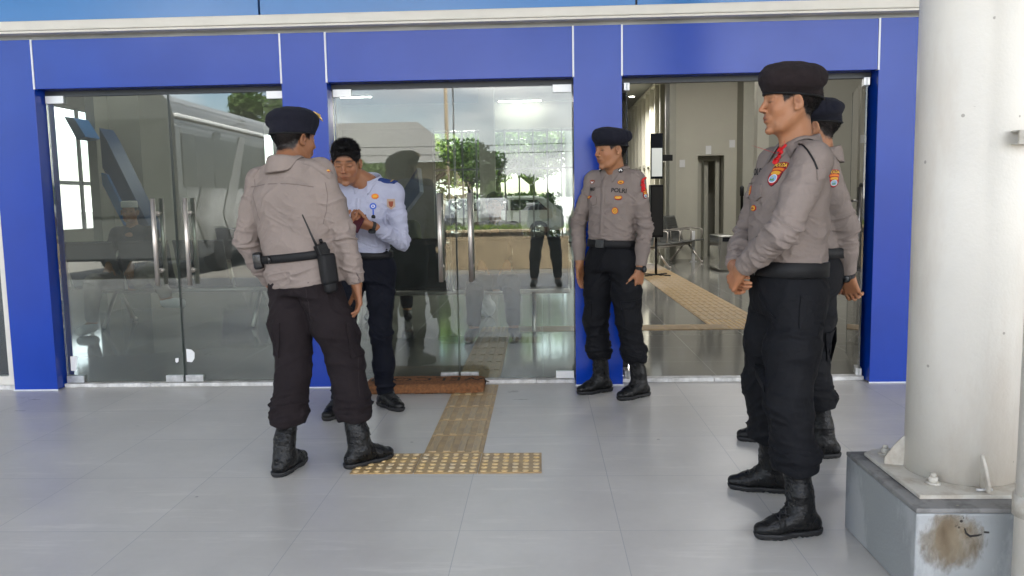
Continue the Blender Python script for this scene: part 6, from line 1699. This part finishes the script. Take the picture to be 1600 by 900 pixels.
MB().box(-4.6, 14, -3.0, -.001, 0, .70).build('soil', M['bark'], pw_)
def leaves(mb_pts, size, seed, shape=1.0):
    r = np.random.RandomState(seed); n = len(mb_pts); a = r.randn(n, 3); a /= np.linalg.norm(a, axis=1)[:, None]; b = np.cross(a, r.randn(n, 3)); b /= np.linalg.norm(b, axis=1)[:, None]
    s = size * (.6 + .8 * r.rand(n))[:, None]; vs = np.stack([mb_pts - a * s, mb_pts + b * s * .38 * shape, mb_pts + a * s, mb_pts - b * s * .38 * shape], 1).reshape(-1, 3)
    return vs, np.arange(n * 4).reshape(-1, 4)
def crown_pts(r, cl, n):
    out = []
    for c, R_ in cl:
        k = int(n * R_ ** 2 / sum(q[1] ** 2 for q in cl)); p = r.randn(k, 3); p /= np.linalg.norm(p, axis=1)[:, None]; out.append(np.array(c) + p * (R_ * (.35 + .65 * r.rand(k) ** .4))[:, None] * np.array((1, 1, .75)))
    return np.concatenate(out)
def tree(x, y, h, R_, m, label, seed, n=5000, group=None, z=-.12, size=.13, th=None):
    t = empty('tree', (x, y, z), 0, label, 'tree', group); r = np.random.RandomState(seed); th = th or h * .45
    mb = MB().tube([(0, 0, 0), (.06, .03, th * .5), (0, .05, th)], [R_ * .075, R_ * .055, R_ * .045], n=10); cl = [((0, 0, h - R_ * .9), R_ * .62)]
    for k in range(8):
        a = k * .785 + r.rand(); e = np.array([math.cos(a) * R_ * .6, math.sin(a) * R_ * .6, h - R_ * (.55 + .75 * r.rand())]); cl.append((e, R_ * (.28 + .2 * r.rand())))
        mb.tube([(0, .05, th * .9), tuple(e * .5 + np.array([0, 0, th * .45])), tuple(e)], [R_ * .04, R_ * .025, R_ * .01], n=6)
    mb.build('trunk', M['bark'], t); vs, q = leaves(crown_pts(r, cl, n), size, seed); link('crown', to_mesh('crown', vs, q), m, t)
    return t
vs, q = leaves(np.c_[np.random.RandomState(1).uniform(-4.6, 14, 9000), np.random.RandomState(2).uniform(-2.9, -.02, 9000), .72 + .10 * np.random.RandomState(3).rand(9000)], .06, 4, .5)
gr = link('grass', to_mesh('grass', vs, q), M['leaf_lime'], None); gr.location = pw_.location; tag(gr, kind='stuff')
q = mir(745, 230, 21); tree(q.x - .1, q.y, 3.3, 1.0, M['leaf_dark'], 'leafy tree with an umbrella crown over the planter, reflected across the door joint', 3, 2200, size=.075)
q = mir(585, 280, 30); tree(q.x, q.y, 3.6, 1.7, M['leaf'], 'round pale green tree reflected beside the guard in white', 5, 3500)
q = mir(425, 200, 30); tree(q.x, q.y, 6.2, 1.9, M['leaf'], 'tall green tree reflected behind the bus, next to the black beret', 7, 3500, size=.16)
for i, (u, D) in enumerate(((350, 26), (320, 27), (385, 27))):
    q = mir(u, 260, D); tree(q.x, q.y, 3.2, .9, M['leaf_dark'], ('first', 'second', 'third')[i] + ' small dark palm-like tree of the line reflected on the bus side', 20 + i, 900, 'small trees by the bus', size=.2)
for i in range(9):
    tree(-26 + i * 8, -42 - (i % 3) * 4, 3.2 + (i * 37 % 4) * .3, 2.3, M['leaf'], 'distant broad green tree of the row beyond the forecourt', 40 + i, 3000, 'distant trees beyond the forecourt', size=.17)
# parked cars beyond the planter
def car(x, y, rz, body, label, h=1.5, L_=4.3, van=False):
    t = empty('parked_car', (x, y, -.12), rz, label, 'car', 'cars parked beyond the planter')
    zr = 1.85 if van else 1.46
    prof = [(-L_ / 2, .35), (-L_ / 2, .75), (-L_ / 2 + .12, .92), (-L_ * .30, 1.0 if not van else 1.1), (-L_ * .16, zr - .04), (-L_ * .08, zr), (L_ * .28, zr), (L_ * .36, zr - .06), (L_ * .46, 1.0), (L_ / 2, .9), (L_ / 2, .35)]
    MB().poly([(px, -.84, pz) for px, pz in prof], (0, 1.68, 0), bev=.07).build('body', body, t)
    g = MB()
    for s in (-1, 1):
        y0 = s * .842
        g.poly([(-L_ * .24, y0, 1.0), (-L_ * .14, y0, zr - .12), (L_ * .08, y0, zr - .12), (L_ * .08, y0, 1.0)], (0, s * .006, 0)); g.poly([(L_ * .10, y0, 1.0), (L_ * .10, y0, zr - .12), (L_ * .30, y0, zr - .14), (L_ * .38, y0, 1.0)], (0, s * .006, 0))
    g.poly([(-L_ * .30 - .01, -.7, 1.03), (-L_ * .165 - .02, -.62, zr - .06), (-L_ * .165 - .02, .62, zr - .06), (-L_ * .30 - .01, .7, 1.03)], (-.008, 0, .004)); g.build('windows', M['tv'], t)
    for s in (-1, 1):
        MB().box(-L_ / 2 - .01, -L_ / 2 + .10, s * .62 - .14, s * .62 + .14, .66, .80, bev=.02).build('headlight', M['lamp_rim'], t)
        for xx in (-L_ * .31, L_ * .31):
            w = MB().lathe([(.32, -.10), (.33, -.06), (.33, .06), (.32, .10)], n=24); w.bm.transform(Matrix.Translation((xx, s * .76, .33)) @ Matrix.Rotation(math.pi / 2, 4, 'X')); wo_ = w.build('wheel', M['black_rubber'], t)
            w = MB().lathe([(.20, -.108), (.20, .108)], n=16); w.bm.transform(Matrix.Translation((xx, s * .76, .33)) @ Matrix.Rotation(math.pi / 2, 4, 'X')); w.build('rim', M['chrome'], wo_)
    return t
M['car_white'] = mat('white_car_paint', (.7, .7, .7), .2, coat=.6); M['car_red'] = mat('maroon_car_paint', (.16, .02, .025), .2, coat=.6); M['car_silver'] = mat('silver_car_paint', (.42, .43, .44), .25, metal=.4, coat=.6); M['car_teal'] = mat('dark_teal_car_paint', (.03, .10, .10), .2, coat=.6)
for i, (x, y, m_, lab, van) in enumerate(((-4.6, -13.5, 'car_white', 'white van parked behind the planter, leftmost of the reflected cars', True), (-1.8, -13.2, 'car_silver', 'silver car in the parked row, right of the white van', False), (.8, -13.6, 'car_white', 'white hatchback in the parked row, behind the seated woman', False), (3.4, -13.2, 'car_red', 'maroon car of the parked row, right of the white hatchback', False), (6.0, -13.5, 'car_teal', 'dark teal car at the right end of the parked row', True))):
    car(x, y, math.pi / 2, M[m_], lab, van=van)
# the coach whose side and roof line show in the left doors
M['coach'] = mat('silver_coach_paint', (.11, .115, .12), .25, metal=.3, coat=.5); M['coach_dark'] = mat('coach_glass', (.05, .053, .055), .12)
M['coach_grey'] = mat('grey_swoosh', (.2, .2, .2), .3)
bs = empty('coach', (-8.0, -9.4, -.12), 0, 'tall silver coach with dark windows and swoosh livery, reflected in the left doors', 'bus')
MB().poly([(1.22, -6, .35), (1.22, -6, 2.9), (1.15, -6, 3.3), (.95, -6, 3.48), (-.95, -6, 3.48), (-1.15, -6, 3.3), (-1.22, -6, 2.9), (-1.22, -6, .35)], (0, 11.2, 0), bev=.05).build('body', M['coach'], bs)
for i in range(7):
    y = -5.5 + i * 1.5; MB().box(1.221, 1.232, y, y + 1.42, 1.75, 2.75, bev=.003).build('window', M['coach_dark'], bs)
MB().box(1.1, 1.26, -5.9, 5.1, 3.02, 3.10, bev=.02).build('gutter', M['lamp_rim'], bs); MB().box(-1.1, 1.1, 5.19, 5.23, 1.2, 3.0, bev=.01).build('windscreen', M['coach_dark'], bs)
for k, (y, c0) in enumerate(((1.6, 'coach_grey'), (3.0, 'coach_dark'))):
    MB().poly([(1.234, y, 2.9), (1.234, y + .35, 2.9), (1.234, y + 1.5, 1.2), (1.234, y + 1.0, .5), (1.234, y + .9, 1.2)], (.003, 0, 0)).build('livery_swoosh', M[c0], bs)
for y in (-3.8, 3.2):
    for s in (-1, 1):
        w = MB().lathe([(.46, -.14), (.48, -.1), (.48, .1), (.46, .14)], n=28); w.bm.transform(Matrix.Translation((s * 1.10, y, .48)) @ Matrix.Rotation(math.pi / 2, 4, 'Y')); w.build('wheel', M['black_rubber'], bs)
# shop house at the far left and a utility line
sh_ = empty('low_building', (-8.5, -26, -.12), 0, 'low building with a grey hipped roof reflected behind the guard in white', 'building')
MB().box(-5, 5, -4, 4, 0, 3.0).build('wall', M['stone'], sh_); MB().poly([(-5.6, 4.6, 3.0), (5.6, 4.6, 3.0), (3.0, 0, 5.0), (-3.0, 0, 5.0)], (0, -.2, 0)).build('roof', mat('grey_roof', (.16, .155, .15), .7), sh_)
for i in range(4): MB().box(-4 + i * 2.2, -2.8 + i * 2.2, 4.001, 4.03, .9, 2.2, bev=.01).build('window', M['tv'], sh_)
pl = empty('utility_pole', (-3.4, -19, -.12), 0, 'thin utility pole with sagging wires reflected above the guard in white', 'pole')
MB().tube([(0, 0, 0), (0, 0, 6.2)], [.09, .06], n=12).build('pole', M['stone'], pl); MB().box(-.7, .7, -.04, .04, 5.7, 5.78).build('cross_arm', M['bark'], pl)
for z in (3.1, 3.4):
    MB().tube([(x, 0, z + .0012 * x * x) for x in range(-22, 23, 4)], .014, n=5).build('wire', M['black_rubber'], pl)
# greenery and cars outside the far glazing
G6 = 'trees behind the hall'
for i in range(6):
    x_ = -6.6 + i * 1.25; lm = i % 3 != 1
    tree(x_, 30 + (i % 2) * 2.5, 4.9 + (i * 29 % 3) * .5, 2.3, M['leaf_lime'] if lm else M['leaf'], 'bright %s bushy tree outside the far windows' % ('lime' if lm else 'green'), 70 + i, 4600, G6, z=-.05, size=.12, th=2.2)
hg = np.random.RandomState(8); pts = np.c_[hg.uniform(-9, .7, 7000), hg.uniform(28.4, 29.6, 7000), hg.uniform(0, 1.5, 7000)]
vs, q = leaves(pts, .12, 12); o_ = link('hedge', to_mesh('hedge', vs, q), M['leaf'], None); tag(o_, 'dense clipped green hedge outside the far windows', 'hedge')
for x, m_, lab in ((-4.6, 'car_silver', 'silver car parked outside the far windows, left one'), (-1.2, 'car_white', 'white car parked outside the far windows, right one')):
    c_ = car(x - .2, 26.6 + .2, 0, M[m_], lab); c_.location.z = -.05; c_['group'] = 'cars parked outside the far windows'
# the photographer: stooping on the camera's spot, seen only as a reflection in the middle doors
def photographer():
    J = dict(pelvis=(0, -.10, .88), chest=(0, .28, 1.08), head=(0, .52, 1.10), shL=(-.17, .30, 1.09), shR=(.17, .30, 1.09), elL=(-.20, .42, .92), elR=(.20, .42, .92), wrL=(-.05, .62, 1.02), wrR=(.07, .62, 1.02),
             hipL=(-.10, -.10, .85), hipR=(.10, -.10, .85), knL=(-.15, 0, .47), knR=(.15, 0, .47), anL=(-.17, -.06, .09), anR=(.17, -.06, .09), toeL=(-.19, .10, .04), toeR=(.19, .10, .04), hfL=V(.3, .4, .8), hfR=V(-.3, .4, .8))
    o, H = lesser(dict(root=(.06, -.85, 0), lo=(-.5, -.45, -.02), hi=(.5, .85, 1.35), J=J, label='photographer in pale shirt bending forward, seen reflected in the glass', top='pale_top', bottom='trousers_navy', hyaw=math.pi, hair='long'))

photographer()
bp_ = empty('backpack', (.06, -.85, 1.10), 0, 'black backpack on the back of the bending photographer, seen reflected', 'backpack')
MB().box(-.15, .15, -.02, .32, .06, .26, bev=.06, seg=4, rot=Matrix.Rotation(.25, 3, 'X')).build('bag', M['black_rubber'], bp_)
for s_ in (-1, 1): MB().tube([(s_ * .11, .30, .10), (s_ * .13, .40, .02), (s_ * .13, .30, -.10), (s_ * .11, .05, -.06)], .018, n=8).build('strap', M['black_rubber'], bp_)
for fn in (officer_back, guard_white, officer_pier, officer_near, officer_far): fn()
